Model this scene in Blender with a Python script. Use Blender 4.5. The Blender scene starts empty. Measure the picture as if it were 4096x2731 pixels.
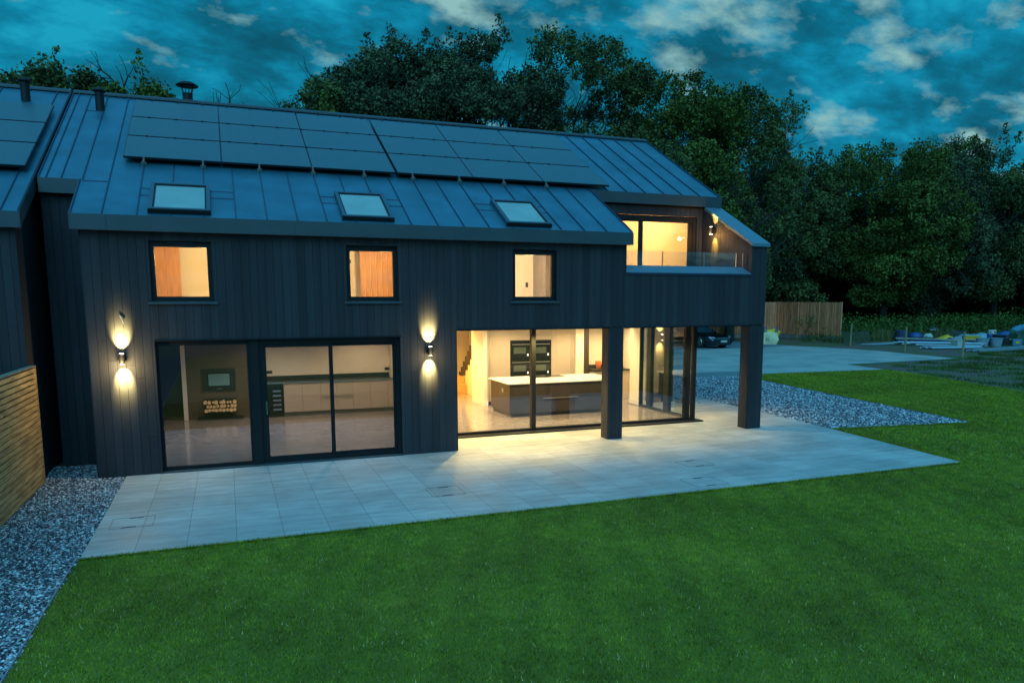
import bpy, bmesh, math, random
import numpy as np
from mathutils import Vector, Matrix
random.seed(7); rng = np.random.default_rng(7)
R = math.radians
S = bpy.context.scene
COL = S.collection

# ------------------------------------------------------------------ camera
cam_data = bpy.data.cameras.new("camera")
cam = bpy.data.objects.new("camera", cam_data); COL.objects.link(cam)
rt = Vector((0.930169, -0.367130, -0.000668)); up = Vector((0.050797, 0.126898, 0.990614)); fw = Vector((0.363599, 0.921473, -0.136686))
cam.matrix_world = Matrix(((rt.x, up.x, -fw.x, 2.1990), (rt.y, up.y, -fw.y, -14.5846), (rt.z, up.z, -fw.z, 3.0691), (0, 0, 0, 1)))
cam_data.sensor_width = 36; cam_data.lens = 3027.19 / 4096 * 36
cam_data.shift_x = -62.8 / 4096; cam_data.shift_y = 247.9 / 4096
cam_data.clip_start = 0.1; cam_data.clip_end = 3000
S.camera = cam

# ------------------------------------------------------------------ world
W = bpy.data.worlds.new("World"); S.world = W; W.use_nodes = True
nt = W.node_tree; nt.nodes.clear()
N = nt.nodes.new; L = nt.links.new
out = N('ShaderNodeOutputWorld'); bg = N('ShaderNodeBackground'); L(bg.outputs[0], out.inputs[0])
SUN_EL, SUN_AZ = R(38), R(200)
SKYROT, SKYLOC, SKYBIG = -50, (6.6, 6.1), (2.2, 8.8)
sky = N('ShaderNodeTexSky'); sky.sky_type = 'NISHITA'; sky.sun_disc = False; sky.sun_elevation = SUN_EL; sky.sun_rotation = SUN_AZ
tc = N('ShaderNodeTexCoord'); sep = N('ShaderNodeSeparateXYZ'); L(tc.outputs['Generated'], sep.inputs[0])
def wm(op, a, b=None, clamp=False):
    n = N('ShaderNodeMath'); n.operation = op; n.use_clamp = clamp
    for i, v in enumerate((a, b)):
        if v is None: continue
        if isinstance(v, (int, float)): n.inputs[i].default_value = v
        else: L(v, n.inputs[i])
    return n.outputs[0]
zz = wm('ADD', wm('MAXIMUM', sep.outputs[2], 0.0), 0.34)
cx = wm('DIVIDE', sep.outputs[0], zz); cy = wm('DIVIDE', sep.outputs[1], zz)
cmb = N('ShaderNodeCombineXYZ'); L(cx, cmb.inputs[0]); L(cy, cmb.inputs[1])
def cloud(scale, loc, stretch, rot, det, rough, dist=0.0):
    m_ = N('ShaderNodeMapping'); m_.inputs['Rotation'].default_value = (0, 0, R(rot)); m_.inputs['Scale'].default_value = (*stretch, 1); m_.inputs['Location'].default_value = (*loc, 0)
    L(cmb.outputs[0], m_.inputs[0]); n_ = N('ShaderNodeTexNoise'); n_.inputs['Scale'].default_value = scale; n_.inputs['Detail'].default_value = det; n_.inputs['Roughness'].default_value = rough; n_.inputs['Distortion'].default_value = dist
    L(m_.outputs[0], n_.inputs[0]); return n_.outputs[0]
def ramp(src, stops):
    r_ = N('ShaderNodeValToRGB'); L(src, r_.inputs[0]); e = r_.color_ramp.elements
    e[0].position, e[0].color = stops[0][0], (*stops[0][1], 1); e[1].position, e[1].color = stops[-1][0], (*stops[-1][1], 1)
    for p_, c_ in stops[1:-1]: q_ = e.new(p_); q_.color = (*c_, 1)
    return r_.outputs[0]
band = cloud(4.4, (3.1, 1.7), (1.0, 1.45), SKYROT, 10, .60, .10)
base = ramp(band, [(.34, (.002, .085, .14)), (.46, (.002, .145, .24)), (.55, (.003, .23, .38)), (.66, (.01, .35, .52))])
patch = cloud(6.6, SKYLOC, (1.0, 1.3), SKYROT, 10, .56, .08)
big = cloud(1.5, SKYBIG, (1.0, 1.3), SKYROT, 2, .5)
pm = wm('ADD', patch, wm('MULTIPLY', wm('SUBTRACT', big, .5), .75))
r2o = ramp(pm, [(.555, (0, 0, 0)), (.62, (.28, .28, .28)), (.74, (1, 1, 1))])
mx = N('ShaderNodeMix'); mx.data_type = 'RGBA'; L(r2o, mx.inputs[0]); L(base, mx.inputs[6]); mx.inputs[7].default_value = (.26, .50, .50, 1)
# the sky gets paler and brighter high overhead
zr = N('ShaderNodeMapRange'); zr.inputs[1].default_value = .40; zr.inputs[2].default_value = .85; L(sep.outputs[2], zr.inputs[0])
mx2 = N('ShaderNodeMix'); mx2.data_type = 'RGBA'; L(zr.outputs[0], mx2.inputs[0]); L(mx.outputs[2], mx2.inputs[6]); mx2.inputs[7].default_value = (.07, .44, .80, 1)
sc = N('ShaderNodeMix'); sc.data_type = 'RGBA'; sc.blend_type = 'ADD'; sc.inputs[0].default_value = .0010; L(mx2.outputs[2], sc.inputs[6]); L(sky.outputs[0], sc.inputs[7])
L(sc.outputs[2], bg.inputs[0]); bg.inputs[1].default_value = 1.0

# ------------------------------------------------------------------ soft dusk light
sd = bpy.data.lights.new("dusk_sun", 'SUN'); sd.energy = 1.42; sd.angle = R(55); sd.color = (.24, .68, .95)
so = bpy.data.objects.new("dusk_sun", sd); COL.objects.link(so)
az = SUN_AZ; d = Vector((math.sin(az) * math.cos(SUN_EL), math.cos(az) * math.cos(SUN_EL), math.sin(SUN_EL)))
so.rotation_euler = (-d).to_track_quat('-Z', 'Y').to_euler()
vs = S.view_settings; vs.view_transform = 'Standard'; vs.look = 'None'; vs.gamma = 1; vs.exposure = 0; vs.use_curve_mapping = False
S.cycles.max_bounces = 8; S.cycles.transparent_max_bounces = 16
S.cycles.sample_clamp_indirect = 4

# ------------------------------------------------------------------ helpers
MATS = {}
def mat(name, col, rough=.6, metal=0, spec=.5, vary=0, nscale=3, ndet=4, island=0, bump=0, bscale=40, col2=None, lo=.35, hi=.65, stretch=(1, 1, 1), emit=None, estr=0, coat=0):
    if name in MATS: return MATS[name]
    m = bpy.data.materials.new(name); m.use_nodes = True; t = m.node_tree; b = t.nodes['Principled BSDF']
    b.inputs['Base Color'].default_value = (*col, 1); b.inputs['Roughness'].default_value = rough; b.inputs['Metallic'].default_value = metal
    b.inputs['Specular IOR Level'].default_value = spec
    if coat: b.inputs['Coat Weight'].default_value = coat; b.inputs['Coat Roughness'].default_value = .03
    src = None
    def tcm(sc):
        g = t.nodes.new('ShaderNodeTexCoord'); p = t.nodes.new('ShaderNodeMapping'); p.inputs['Scale'].default_value = sc
        t.links.new(g.outputs['Object'], p.inputs[0]); return p.outputs[0]
    if col2 is not None or vary:
        n = t.nodes.new('ShaderNodeTexNoise'); n.inputs['Scale'].default_value = nscale; n.inputs['Detail'].default_value = ndet
        t.links.new(tcm(stretch), n.inputs[0])
        r = t.nodes.new('ShaderNodeValToRGB'); t.links.new(n.outputs[0], r.inputs[0])
        c2 = col2 if col2 is not None else tuple(c * (1 + vary) for c in col)
        c1 = col if col2 is not None else tuple(c * (1 - vary) for c in col)
        r.color_ramp.elements[0].position = lo; r.color_ramp.elements[0].color = (*c1, 1)
        r.color_ramp.elements[1].position = hi; r.color_ramp.elements[1].color = (*c2, 1)
        src = r.outputs[0]
    if island:
        g = t.nodes.new('ShaderNodeNewGeometry'); mr = t.nodes.new('ShaderNodeMapRange'); mr.inputs[3].default_value = 1 - island; mr.inputs[4].default_value = 1 + island
        t.links.new(g.outputs['Random Per Island'], mr.inputs[0])
        hs = t.nodes.new('ShaderNodeHueSaturation'); hs.inputs['Color'].default_value = (*col, 1)
        t.links.new(mr.outputs[0], hs.inputs['Value'])
        if src: t.links.new(src, hs.inputs['Color'])
        src = hs.outputs[0]
    if src: t.links.new(src, b.inputs['Base Color'])
    if bump:
        n = t.nodes.new('ShaderNodeTexNoise'); n.inputs['Scale'].default_value = bscale; n.inputs['Detail'].default_value = 3
        t.links.new(tcm(stretch), n.inputs[0])
        bp = t.nodes.new('ShaderNodeBump'); bp.inputs['Strength'].default_value = bump; bp.inputs['Distance'].default_value = .02
        t.links.new(n.outputs[0], bp.inputs['Height']); t.links.new(bp.outputs[0], b.inputs['Normal'])
    if emit: b.inputs['Emission Color'].default_value = (*emit, 1); b.inputs['Emission Strength'].default_value = estr
    MATS[name] = m; return m
def glass(name, tint=(.93, .96, .97), ior=1.5, boost=1.0):
    m = bpy.data.materials.new(name); m.use_nodes = True; t = m.node_tree; t.nodes.clear()
    o = t.nodes.new('ShaderNodeOutputMaterial'); mxs = t.nodes.new('ShaderNodeMixShader'); a = t.nodes.new('ShaderNodeBsdfTransparent'); g = t.nodes.new('ShaderNodeBsdfGlossy')
    a.inputs[0].default_value = (*tint, 1); g.inputs['Roughness'].default_value = .0; g.inputs[0].default_value = (.95, .97, 1, 1)
    f = t.nodes.new('ShaderNodeFresnel'); f.inputs[0].default_value = ior
    mu = t.nodes.new('ShaderNodeMath'); mu.operation = 'MULTIPLY'; mu.inputs[1].default_value = boost; mu.use_clamp = True
    t.links.new(f.outputs[0], mu.inputs[0]); t.links.new(mu.outputs[0], mxs.inputs[0]); t.links.new(a.outputs[0], mxs.inputs[1]); t.links.new(g.outputs[0], mxs.inputs[2]); t.links.new(mxs.outputs[0], o.inputs[0])
    return m

class MB:
    def __init__(s): s.v = []; s.f = []
    def add(s, vs, fs):
        o = len(s.v); s.v += [tuple(v) for v in vs]; s.f += [tuple(i + o for i in f) for f in fs]; return s
    def box(s, x0, x1, y0, y1, z0, z1):
        return s.add([(x0,y0,z0),(x1,y0,z0),(x1,y1,z0),(x0,y1,z0),(x0,y0,z1),(x1,y0,z1),(x1,y1,z1),(x0,y1,z1)],
                     [(0,3,2,1),(4,5,6,7),(0,1,5,4),(1,2,6,5),(2,3,7,6),(3,0,4,7)])
    def hexa(s, p):   # 8 points, bottom 4 ccw then top 4
        return s.add(p, [(0,3,2,1),(4,5,6,7),(0,1,5,4),(1,2,6,5),(2,3,7,6),(3,0,4,7)])
    def bar(s, a, b, w, h=None, upv=(0,0,1)):
        a = Vector(a); b = Vector(b); h = h or w; d = (b - a).normalized(); u = Vector(upv)
        if abs(d.dot(u)) > .98: u = Vector((1,0,0))
        x = d.cross(u).normalized() * w / 2; y = x.cross(d).normalized() * h / 2
        return s.hexa([a-x-y, a+x-y, b+x-y, b-x-y, a-x+y, a+x+y, b+x+y, b-x+y])
    def cyl(s, a, b, r0, r1=None, n=12, cap=True):
        a = Vector(a); b = Vector(b); r1 = r0 if r1 is None else r1; d = (b-a)
        if d.length < 1e-6: return s
        d.normalize(); u = Vector((0,0,1)) if abs(d.z) < .9 else Vector((1,0,0)); x = d.cross(u).normalized(); y = d.cross(x)
        vs = []
        for c, r in ((a, r0), (b, r1)):
            for i in range(n):
                t = 2*math.pi*i/n; vs.append(c + (x*math.cos(t) + y*math.sin(t)) * r)
        fs = [(i, (i+1) % n, n+(i+1) % n, n+i) for i in range(n)]
        if cap: fs += [tuple(range(n-1, -1, -1)), tuple(range(n, 2*n))]
        return s.add(vs, fs)
    def lathe(s, c, prof, n=24, axis='z'):   # prof [(r,h)]
        vs = []; 
        for r, h in prof:
            for i in range(n):
                t = 2*math.pi*i/n; p = (r*math.cos(t), r*math.sin(t), h)
                if axis == 'x': p = (p[2], p[0], p[1])
                if axis == 'y': p = (p[0], p[2], p[1])
                vs.append((c[0]+p[0], c[1]+p[1], c[2]+p[2]))
        fs = []
        for k in range(len(prof)-1):
            for i in range(n): fs.append((k*n+i, k*n+(i+1) % n, (k+1)*n+(i+1) % n, (k+1)*n+i))
        return s.add(vs, fs)
    def tube(s, pts, r, n=8):
        for a, b in zip(pts[:-1], pts[1:]): s.cyl(a, b, r, r, n)
        return s
    def prism(s, poly, z0, z1):  # z0/z1 numbers or functions of (x,y)
        n = len(poly); g = lambda z, p: z(*p) if callable(z) else z
        vs = [(p[0], p[1], g(z0, p)) for p in poly] + [(p[0], p[1], g(z1, p)) for p in poly]
        return s.add(vs, [tuple(range(n-1, -1, -1)), tuple(range(n, 2*n))] + [(i, (i+1) % n, n+(i+1) % n, n+i) for i in range(n)])
    def build(s, name, m, parent=None, bevel=0, smooth=False, loc=None):
        me = bpy.data.meshes.new(name); me.from_pydata(s.v, [], s.f); me.update()
        bm = bmesh.new(); bm.from_mesh(me); bmesh.ops.recalc_face_normals(bm, faces=bm.faces); bm.to_mesh(me); bm.free()
        o = bpy.data.objects.new(name, me); COL.objects.link(o)
        if m: me.materials.append(m)
        if smooth:
            for p in me.polygons: p.use_smooth = True
        if bevel:
            b = o.modifiers.new('bevel', 'BEVEL'); b.width = bevel; b.segments = 2; b.limit_method = 'ANGLE'
        if parent: o.parent = parent
        return o
def fast_mesh(name, V, F, m, parent=None, smooth=False):
    V = np.asarray(V, np.float32); F = np.asarray(F, np.int32); k = F.shape[1]
    me = bpy.data.meshes.new(name); me.vertices.add(len(V)); me.vertices.foreach_set('co', V.ravel())
    me.loops.add(F.size); me.loops.foreach_set('vertex_index', F.ravel())
    me.polygons.add(len(F)); me.polygons.foreach_set('loop_start', np.arange(0, F.size, k, dtype=np.int32)); me.polygons.foreach_set('loop_total', np.full(len(F), k, np.int32))
    me.update(calc_edges=True); me.materials.append(m)
    if smooth: me.polygons.foreach_set('use_smooth', np.ones(len(F), bool))
    o = bpy.data.objects.new(name, me); COL.objects.link(o)
    if parent: o.parent = parent
    return o
def tag(o, label, cat=None, group=None, kind=None):
    if label: o['label'] = label
    if cat: o['category'] = cat
    if group: o['group'] = group
    if kind: o['kind'] = kind
    return o
def thing(name, loc, label, cat, group=None, rz=0):
    o = bpy.data.objects.new(name, None); COL.objects.link(o); o.location = loc; o.rotation_euler = (0, 0, rz); o.empty_display_size = .2
    return tag(o, label, cat, group)
def B(*a): return MB().box(*a)
def light(kind, name, loc, energy, color, parent=None, target=None, size=.3, sizey=None, spot=90, blend=.5, rad=.03):
    ld = bpy.data.lights.new(name, kind); ld.energy = energy; ld.color = color
    if kind == 'AREA':
        ld.size = size
        if sizey: ld.shape = 'RECTANGLE'; ld.size_y = sizey
    else: ld.shadow_soft_size = rad
    if kind == 'SPOT': ld.spot_size = R(spot); ld.spot_blend = blend
    o = bpy.data.objects.new(name, ld); COL.objects.link(o); o.location = loc
    if target: o.rotation_euler = (Vector(target) - Vector(loc)).to_track_quat('-Z', 'Y').to_euler()
    if parent: o.parent = parent
    return o

# ------------------------------------------------------------------ materials
m_board = mat('charred_cladding_boards', (.035, .036, .044), .7, spec=.25, island=.17, vary=.14, nscale=5, bump=.25, bscale=60, stretch=(1, 1, .06))
m_dark = mat('black_membrane', (.006, .006, .007), .9)
m_trim = mat('black_trim', (.016, .017, .020), .5, spec=.3)
m_frame = mat('anthracite_window_frame', (.011, .012, .015), .5, spec=.25)
m_roof = mat('standing_seam_zinc', (.045, .180, .255), .44, metal=.45, vary=.16, nscale=1.6, ndet=7, bump=.12, bscale=2.2)
m_fascia = mat('grey_metal_fascia', (.06, .085, .10), .5, metal=.3, vary=.06, nscale=2)
m_panel = mat('solar_glass', (.035, .085, .11), .28, spec=.6, vary=.06, nscale=1.5)
_t = m_panel.node_tree; _g = _t.nodes.new('ShaderNodeTexCoord'); _m = _t.nodes.new('ShaderNodeMapping'); _m.inputs['Scale'].default_value = (1, 1.0, 0); _t.links.new(_g.outputs['Object'], _m.inputs[0])
_b = _t.nodes.new('ShaderNodeTexBrick'); _b.offset = 0; _b.inputs['Scale'].default_value = 1; _b.inputs['Brick Width'].default_value = .168; _b.inputs['Row Height'].default_value = .16; _b.inputs['Mortar Size'].default_value = .002; _b.inputs['Color1'].default_value = (.032, .080, .105, 1); _b.inputs['Color2'].default_value = (.036, .086, .112, 1); _b.inputs['Mortar'].default_value = (.05, .11, .14, 1)
_t.links.new(_m.outputs[0], _b.inputs[0]); _t.links.new(_b.outputs[0], _t.nodes['Principled BSDF'].inputs['Base Color'])
m_panelframe = mat('solar_black_frame', (.012, .014, .018), .4)
m_steel = mat('galvanised_clamp', (.35, .36, .33), .4, metal=.6)
m_pale = mat('pale_metal_sill', (.13, .24, .31), .42, metal=.3)
m_plaster = mat('cream_plaster', (.72, .66, .56), .85, vary=.03, nscale=2)
m_white = mat('white_paint', (.8, .79, .76), .5)
m_glass = glass('clear_glazing', boost=1.25)
m_glassc = glass('clear_corner_glazing', (.96, .98, .98), 1.5, .30)
m_glassl = glass('living_room_glazing', (.86, .88, .90), 1.52, 1.6)
m_glassb = glass('balustrade_glass', (.86, .93, .95), boost=1.5)
m_roofpane = mat('skylight_glass', (.30, .40, .38), .15, spec=.8, vary=.10, nscale=1.5)
m_floor = mat('polished_floor_tile', (.24, .21, .21), .14, vary=.10, nscale=4)
m_unit = mat('grey_beige_unit', (.42, .36, .30), .42)
m_oak = mat('dark_oak_board', (.034, .024, .018), .5, vary=.25, nscale=6, stretch=(1, 1, .1))
m_black = mat('gloss_black', (.012, .012, .014), .12)
m_mblack = mat('matt_black', (.012, .013, .014), .5)
m_media = mat('brown_media_wall', (.10, .075, .052), .7, vary=.12, nscale=9, stretch=(.1, 1, 3))
m_quartz = mat('white_quartz_top', (.82, .80, .75), .2)
m_stair = mat('oak_stair', (.50, .28, .10), .5, vary=.15, nscale=5)
m_wardrobe = mat('brown_wardrobe', (.42, .20, .07), .55, vary=.15, nscale=7, stretch=(2, 1, .3))
m_chrome = mat('chrome', (.6, .6, .6), .2, metal=1)
m_lens = mat('lamp_lens', (1, .8, .5), .3, emit=(1, .80, .48), estr=30)
m_down = mat('downlight_glow', (1, .9, .7), .3, emit=(1, .85, .6), estr=12)
m_log_end = mat('cut_log_end', (.85, .62, .36), .8, vary=.15, nscale=20)

WARM = (1.0, .66, .30); WARM2 = (1.0, .72, .42)
# ------------------------------------------------------------------ ground sheets
def sheet(name, poly, z, m, label=None):
    o = MB().add([(x, y, z) for x, y in poly], [tuple(range(len(poly)))]).build(name, m)
    if o.data.polygons[0].normal.z < 0: o.data.flip_normals()
    tag(o, label, kind='structure'); return o
m_ground = mat('bare_soil_and_grass', (.150, .100, .085), .95, col2=(.085, .105, .022), nscale=.45, ndet=9, lo=.47, hi=.60, bump=.5, bscale=14)
sheet('ground', [(-400, -200), (500, -200), (500, 600), (-400, 600)], -.03, m_ground, 'rough soil and thin grass ground')
m_lawn = mat('mown_lawn_soil', (.12, .15, .010), .95, col2=(.17, .19, .015), nscale=.9, ndet=8, bump=.6, bscale=110)
LAWN = [(.40, -4.60), (15.03, -4.60), (15.24, -2.6), (15.44, -.74), (19.38, -1.32), (20.95, 8.65), (21.28, 10.45), (22.62, 10.78), (28.98, 10.42), (28.97, 9.5), (28.6, 7.9), (27.95, 6.2), (27.3, 4.7), (27.05, 3.6), (26.8, 2.6), (26.6, 0), (26.7, -8), (27, -30), (.2, -30), (.34, -7.68)]
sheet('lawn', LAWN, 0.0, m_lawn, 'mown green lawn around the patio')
GL = [(-1.2, 1.4), (.02, 1.4), (.02, .05), (.43, .05), (.42, -4.56), (.36, -7.68), (.2, -30), (-3, -30), (-3, .05), (-1.2, .05)]
GR = [(15.44, -.72), (19.34, -1.30), (20.9, 8.65), (21.22, 10.48), (16.25, 10.48), (15.92, 5.94), (15.68, 3.05)]
GT = [(14.56, 4.86), (14.62, 4.22), (15.13, 4.16), (15.16, 5.79), (15.3, 10.45), (14.56, 10.45)]
m_gravelbase = mat('gravel_bed', (.055, .07, .09), .95, vary=.4, nscale=40, ndet=2)
for n_, g_ in (('gravel_border', GL), ('gravel_bed', GR), ('gravel_strip', GT)): sheet(n_, g_, -.022, m_gravelbase, 'loose slate chippings bed')
m_drive = mat('pale_gravel_drive', (.42, .43, .40), .95, col2=(.27, .30, .29), nscale=.55, ndet=10, lo=.38, hi=.66, bump=.5, bscale=30)
sheet('driveway', [(4, 12.32), (22.72, 12.25), (22.6, 10.85), (28.98, 10.50), (29.47, 13.22), (37.37, 13.73), (37.9, 17), (38.3, 19.8), (37.8, 23.7), (37.1, 25.3), (36.4, 28), (36.2, 33), (4, 34)], -.012, m_drive, 'pale gravel driveway')
m_path = mat('grey_path_slab', (.17, .20, .21), .85, vary=.1, nscale=2)
sheet('path', [(14, 10.5), (21.2, 10.5), (22.6, 10.85), (22.7, 12.24), (14, 12.30)], -.006, m_path, 'grey paved path beside gravel bed')
sheet('car_apron', [(20, 25.2), (33.6, 25.0), (36.9, 25.9), (36.2, 33.5), (20, 33.9)], -.006, mat('grey_apron', (.15, .20, .24), .8, vary=.15, nscale=.8), 'smooth paved parking apron')

# patio of square porcelain slabs
m_pat = bpy.data.materials.new('porcelain_slabs'); m_pat.use_nodes = True; t = m_pat.node_tree; b = t.nodes['Principled BSDF']
g = t.nodes.new('ShaderNodeTexCoord'); p = t.nodes.new('ShaderNodeMapping'); p.inputs['Location'].default_value = (-.406, 4.57, 0)
t.links.new(g.outputs['Object'], p.inputs[0])
br = t.nodes.new('ShaderNodeTexBrick'); br.offset = 0; br.squash = 1; br.inputs['Scale'].default_value = 1; br.inputs['Brick Width'].default_value = .588; br.inputs['Row Height'].default_value = .65
br.inputs['Mortar Size'].default_value = .0035; br.inputs['Mortar Smooth'].default_value = .3; br.inputs['Color1'].default_value = (.46, .47, .46, 1); br.inputs['Color2'].default_value = (.56, .57, .55, 1); br.inputs['Mortar'].default_value = (.13, .14, .15, 1)
t.links.new(p.outputs[0], br.inputs[0])
p2 = t.nodes.new('ShaderNodeMapping'); p2.inputs['Scale'].default_value = (.6, 3.2, 1); t.links.new(g.outputs['Object'], p2.inputs[0])
nn = t.nodes.new('ShaderNodeTexNoise'); nn.inputs['Scale'].default_value = 2.2; nn.inputs['Detail'].default_value = 8; nn.inputs['Roughness'].default_value = .6; t.links.new(p2.outputs[0], nn.inputs[0])
rr = t.nodes.new('ShaderNodeValToRGB'); rr.color_ramp.elements[0].position = .3; rr.color_ramp.elements[0].color = (.72, .73, .74, 1); rr.color_ramp.elements[1].position = .68; rr.color_ramp.elements[1].color = (1.1, 1.1, 1.1, 1); t.links.new(nn.outputs[0], rr.inputs[0])
ml = t.nodes.new('ShaderNodeMix'); ml.data_type = 'RGBA'; ml.blend_type = 'MULTIPLY'; ml.inputs[0].default_value = 1; t.links.new(br.outputs[0], ml.inputs[6]); t.links.new(rr.outputs[0], ml.inputs[7]); t.links.new(ml.outputs[2], b.inputs['Base Color'])
ns = t.nodes.new('ShaderNodeTexNoise'); ns.inputs['Scale'].default_value = .8; ns.inputs['Detail'].default_value = 9; ns.inputs['Roughness'].default_value = .7; t.links.new(g.outputs['Object'], ns.inputs[0])
rs = t.nodes.new('ShaderNodeMapRange'); rs.inputs[1].default_value = .36; rs.inputs[2].default_value = .62; rs.inputs[3].default_value = .80; rs.inputs[4].default_value = 1.06; t.links.new(ns.outputs[0], rs.inputs[0])
hs_ = t.nodes.new('ShaderNodeHueSaturation'); t.links.new(rs.outputs[0], hs_.inputs['Value']); t.links.new(ml.outputs[2], hs_.inputs['Color']); t.links.new(hs_.outputs[0], b.inputs['Base Color'])
rr2 = t.nodes.new('ShaderNodeMapRange'); rr2.inputs[1].default_value = .35; rr2.inputs[2].default_value = .65; rr2.inputs[3].default_value = .50; rr2.inputs[4].default_value = .62; t.links.new(ns.outputs[0], rr2.inputs[0]); t.links.new(rr2.outputs[0], b.inputs['Roughness'])
po = MB().prism([(.43, .08), (.42, -4.57), (14.99, -4.58), (15.22, -2.6), (15.42, -.72), (15.68, 3.05), (15.9, 5.94), (16.22, 10.46), (15.32, 10.46), (15.18, 5.79), (15.13, 4.14), (14.6, 4.2), (14.56, 4.83), (13.0, 4.83), (13.0, 1.6), (6.43, 1.6), (6.43, .08)], -.028, .012).build('patio', m_pat)
tag(po, 'pale porcelain slab patio', kind='structure')
# recessed manhole lids in the patio
m_slot = mat('dark_slot', (.03, .035, .04), .8)
for i, (x0, y0, w_, h_, lb) in enumerate([(.57, -3.39, .54, .52, 'paved inspection cover near the left end of the patio'), (5.05, -3.35, .54, .57, 'paved inspection cover in the middle of the patio'), (9.25, -4.33, .62, .55, 'paved inspection cover by the lawn, beyond the middle of the patio'), (9.95, -3.03, .55, .5, 'paved inspection cover set farthest right in the patio')]):
    c = thing('inspection_cover', (x0 + w_/2, y0 + h_/2, .012), lb, 'drain cover', 'inspection covers let into the patio')
    f = MB(); w2, h2 = w_/2, h_/2
    f.box(-w2, w2, -h2, -h2+.008, 0, .003).box(-w2, w2, h2-.008, h2, 0, .003).box(-w2, -w2+.008, -h2+.008, h2-.008, 0, .003).box(w2-.008, w2, -h2+.008, h2-.008, 0, .003)
    f.build('edge_trim', mat('cover_trim', (.16, .18, .19), .5), c)
    for sy in (-1, 1): B(-.09+.03*sy, .09+.03*sy, sy*(h2-.03)-.009, sy*(h2-.03)+.009, .0, .004).build('lifting_slot', m_slot, c)
# metal edging between gravel and lawn
e1 = MB(); pts = [(.385, -4.58), (.355, -7.68), (.25, -20)]
for a, b_ in zip(pts[:-1], pts[1:]): e1.bar((*a, -.01), (*b_, -.01), .012, .07)
tag(e1.build('lawn_edging', mat('steel_edging', (.34, .38, .42), .5, metal=.4)), 'thin steel edging strip between left gravel and lawn', 'lawn edging', 'steel edging strips around the lawn')
e2 = MB(); pts = [(15.46, -.735), (19.37, -1.315), (20.93, 8.65), (21.25, 10.45)]
for a, b_ in zip(pts[:-1], pts[1:]): e2.bar((*a, -.01), (*b_, -.01), .012, .06)
tag(e2.build('lawn_edging', MATS['steel_edging']), 'thin steel edging strip around the right gravel bed', 'lawn edging', 'steel edging strips around the lawn')

def inpoly(P, poly):
    x, y = P[:, 0], P[:, 1]; r = np.zeros(len(P), bool); n = len(poly)
    for i in range(n):
        x1, y1 = poly[i]; x2, y2 = poly[(i+1) % n]
        c = ((y1 > y) != (y2 > y)) & (x < (x2-x1)*(y-y1)/((y2-y1) if y2 != y1 else 1e-9)+x1); r ^= c
    return r
CAMP = np.array([2.2, -14.58, 3.07]); RT = np.array(rt); UP = np.array(up); FW = np.array(fw)
def inview(P, z=0, m=.32):
    q = np.c_[P, np.full(len(P), z)] - CAMP; d = q @ FW; u = (q @ RT)/d; v = (q @ UP)/d
    return (d > 0) & (u > -.70-m) & (u < .66+m) & (v > -.37-m*.6)
# ---- stones
def stones(name, poly, n, s0, s1, m, label):
    bx = np.array(poly); lo, hi = bx.min(0), bx.max(0)
    P = rng.uniform(lo, hi, (n, 2)); P = P[inpoly(P, poly) & inview(P)]
    k = len(P); base = np.array([(1,0,0),(-1,0,0),(0,1,0),(0,-1,0),(0,0,1),(0,0,-1)], float)
    tri = np.array([(0,2,4),(2,1,4),(1,3,4),(3,0,4),(2,0,5),(1,2,5),(3,1,5),(0,3,5)])
    V = base[None]*rng.uniform(.55, 1.25, (k, 6, 1)) + rng.normal(0, .18, (k, 6, 3))
    sc = rng.uniform(s0, s1, (k, 1, 1))*np.stack([np.ones(k), rng.uniform(.55, .95, k), rng.uniform(.3, .6, k)], 1)[:, None]
    V = V*sc; a = rng.uniform(0, 6.28, k); ca, sa = np.cos(a)[:, None], np.sin(a)[:, None]
    tl = rng.normal(0, .35, (k, 1)); z = V[:, :, 2] + V[:, :, 0]*tl; x = V[:, :, 0]*ca - V[:, :, 1]*sa; y = V[:, :, 0]*sa + V[:, :, 1]*ca
    V = np.stack([x+P[:, :1], y+P[:, 1:], z + rng.uniform(-.016, .006, (k, 1))], 2).reshape(-1, 3)
    F = (tri[None] + (np.arange(k)*6)[:, None, None]).reshape(-1, 3)
    o = fast_mesh(name, V, F, m); tag(o, label, 'gravel', kind='stuff'); return o
m_stone = bpy.data.materials.new('slate_chippings'); m_stone.use_nodes = True; t = m_stone.node_tree; b = t.nodes['Principled BSDF']
g = t.nodes.new('ShaderNodeNewGeometry'); rp = t.nodes.new('ShaderNodeValToRGB'); t.links.new(g.outputs['Random Per Island'], rp.inputs[0]); t.links.new(rp.outputs[0], b.inputs['Base Color'])
cr = rp.color_ramp; cr.elements[0].position = 0; cr.elements[0].color = (.05, .06, .08, 1); cr.elements[1].position = 1; cr.elements[1].color = (.9, .95, .98, 1)
for pp, cc in ((.38, (.09, .11, .15, 1)), (.62, (.28, .32, .38, 1)), (.82, (.66, .70, .74, 1))):
    e = cr.elements.new(pp); e.color = cc
b.inputs['Roughness'].default_value = .6
stones('slate_chippings', [(-.9, 1.35), (.02, 1.35), (.02, .02), (.43, .02), (.41, -4.56), (.36, -7.7), (.3, -9.6), (-.9, -9.6)], 46000, .014, .034, m_stone, 'blue grey slate chippings between slatted fence and patio')
stones('stray_chippings', [(.42, .02), (.50, .02), (.50, -4.5), (.42, -4.5)], 260, .008, .018, m_stone, 'a few chippings kicked onto the patio edge')
stones('slate_chippings', GR, 60000, .024, .05, m_stone, 'blue grey slate chippings in the bed right of the patio')
stones('slate_chippings', GT, 4500, .02, .045, m_stone, 'blue grey slate chippings in the small strip behind the glazed corner')
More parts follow.
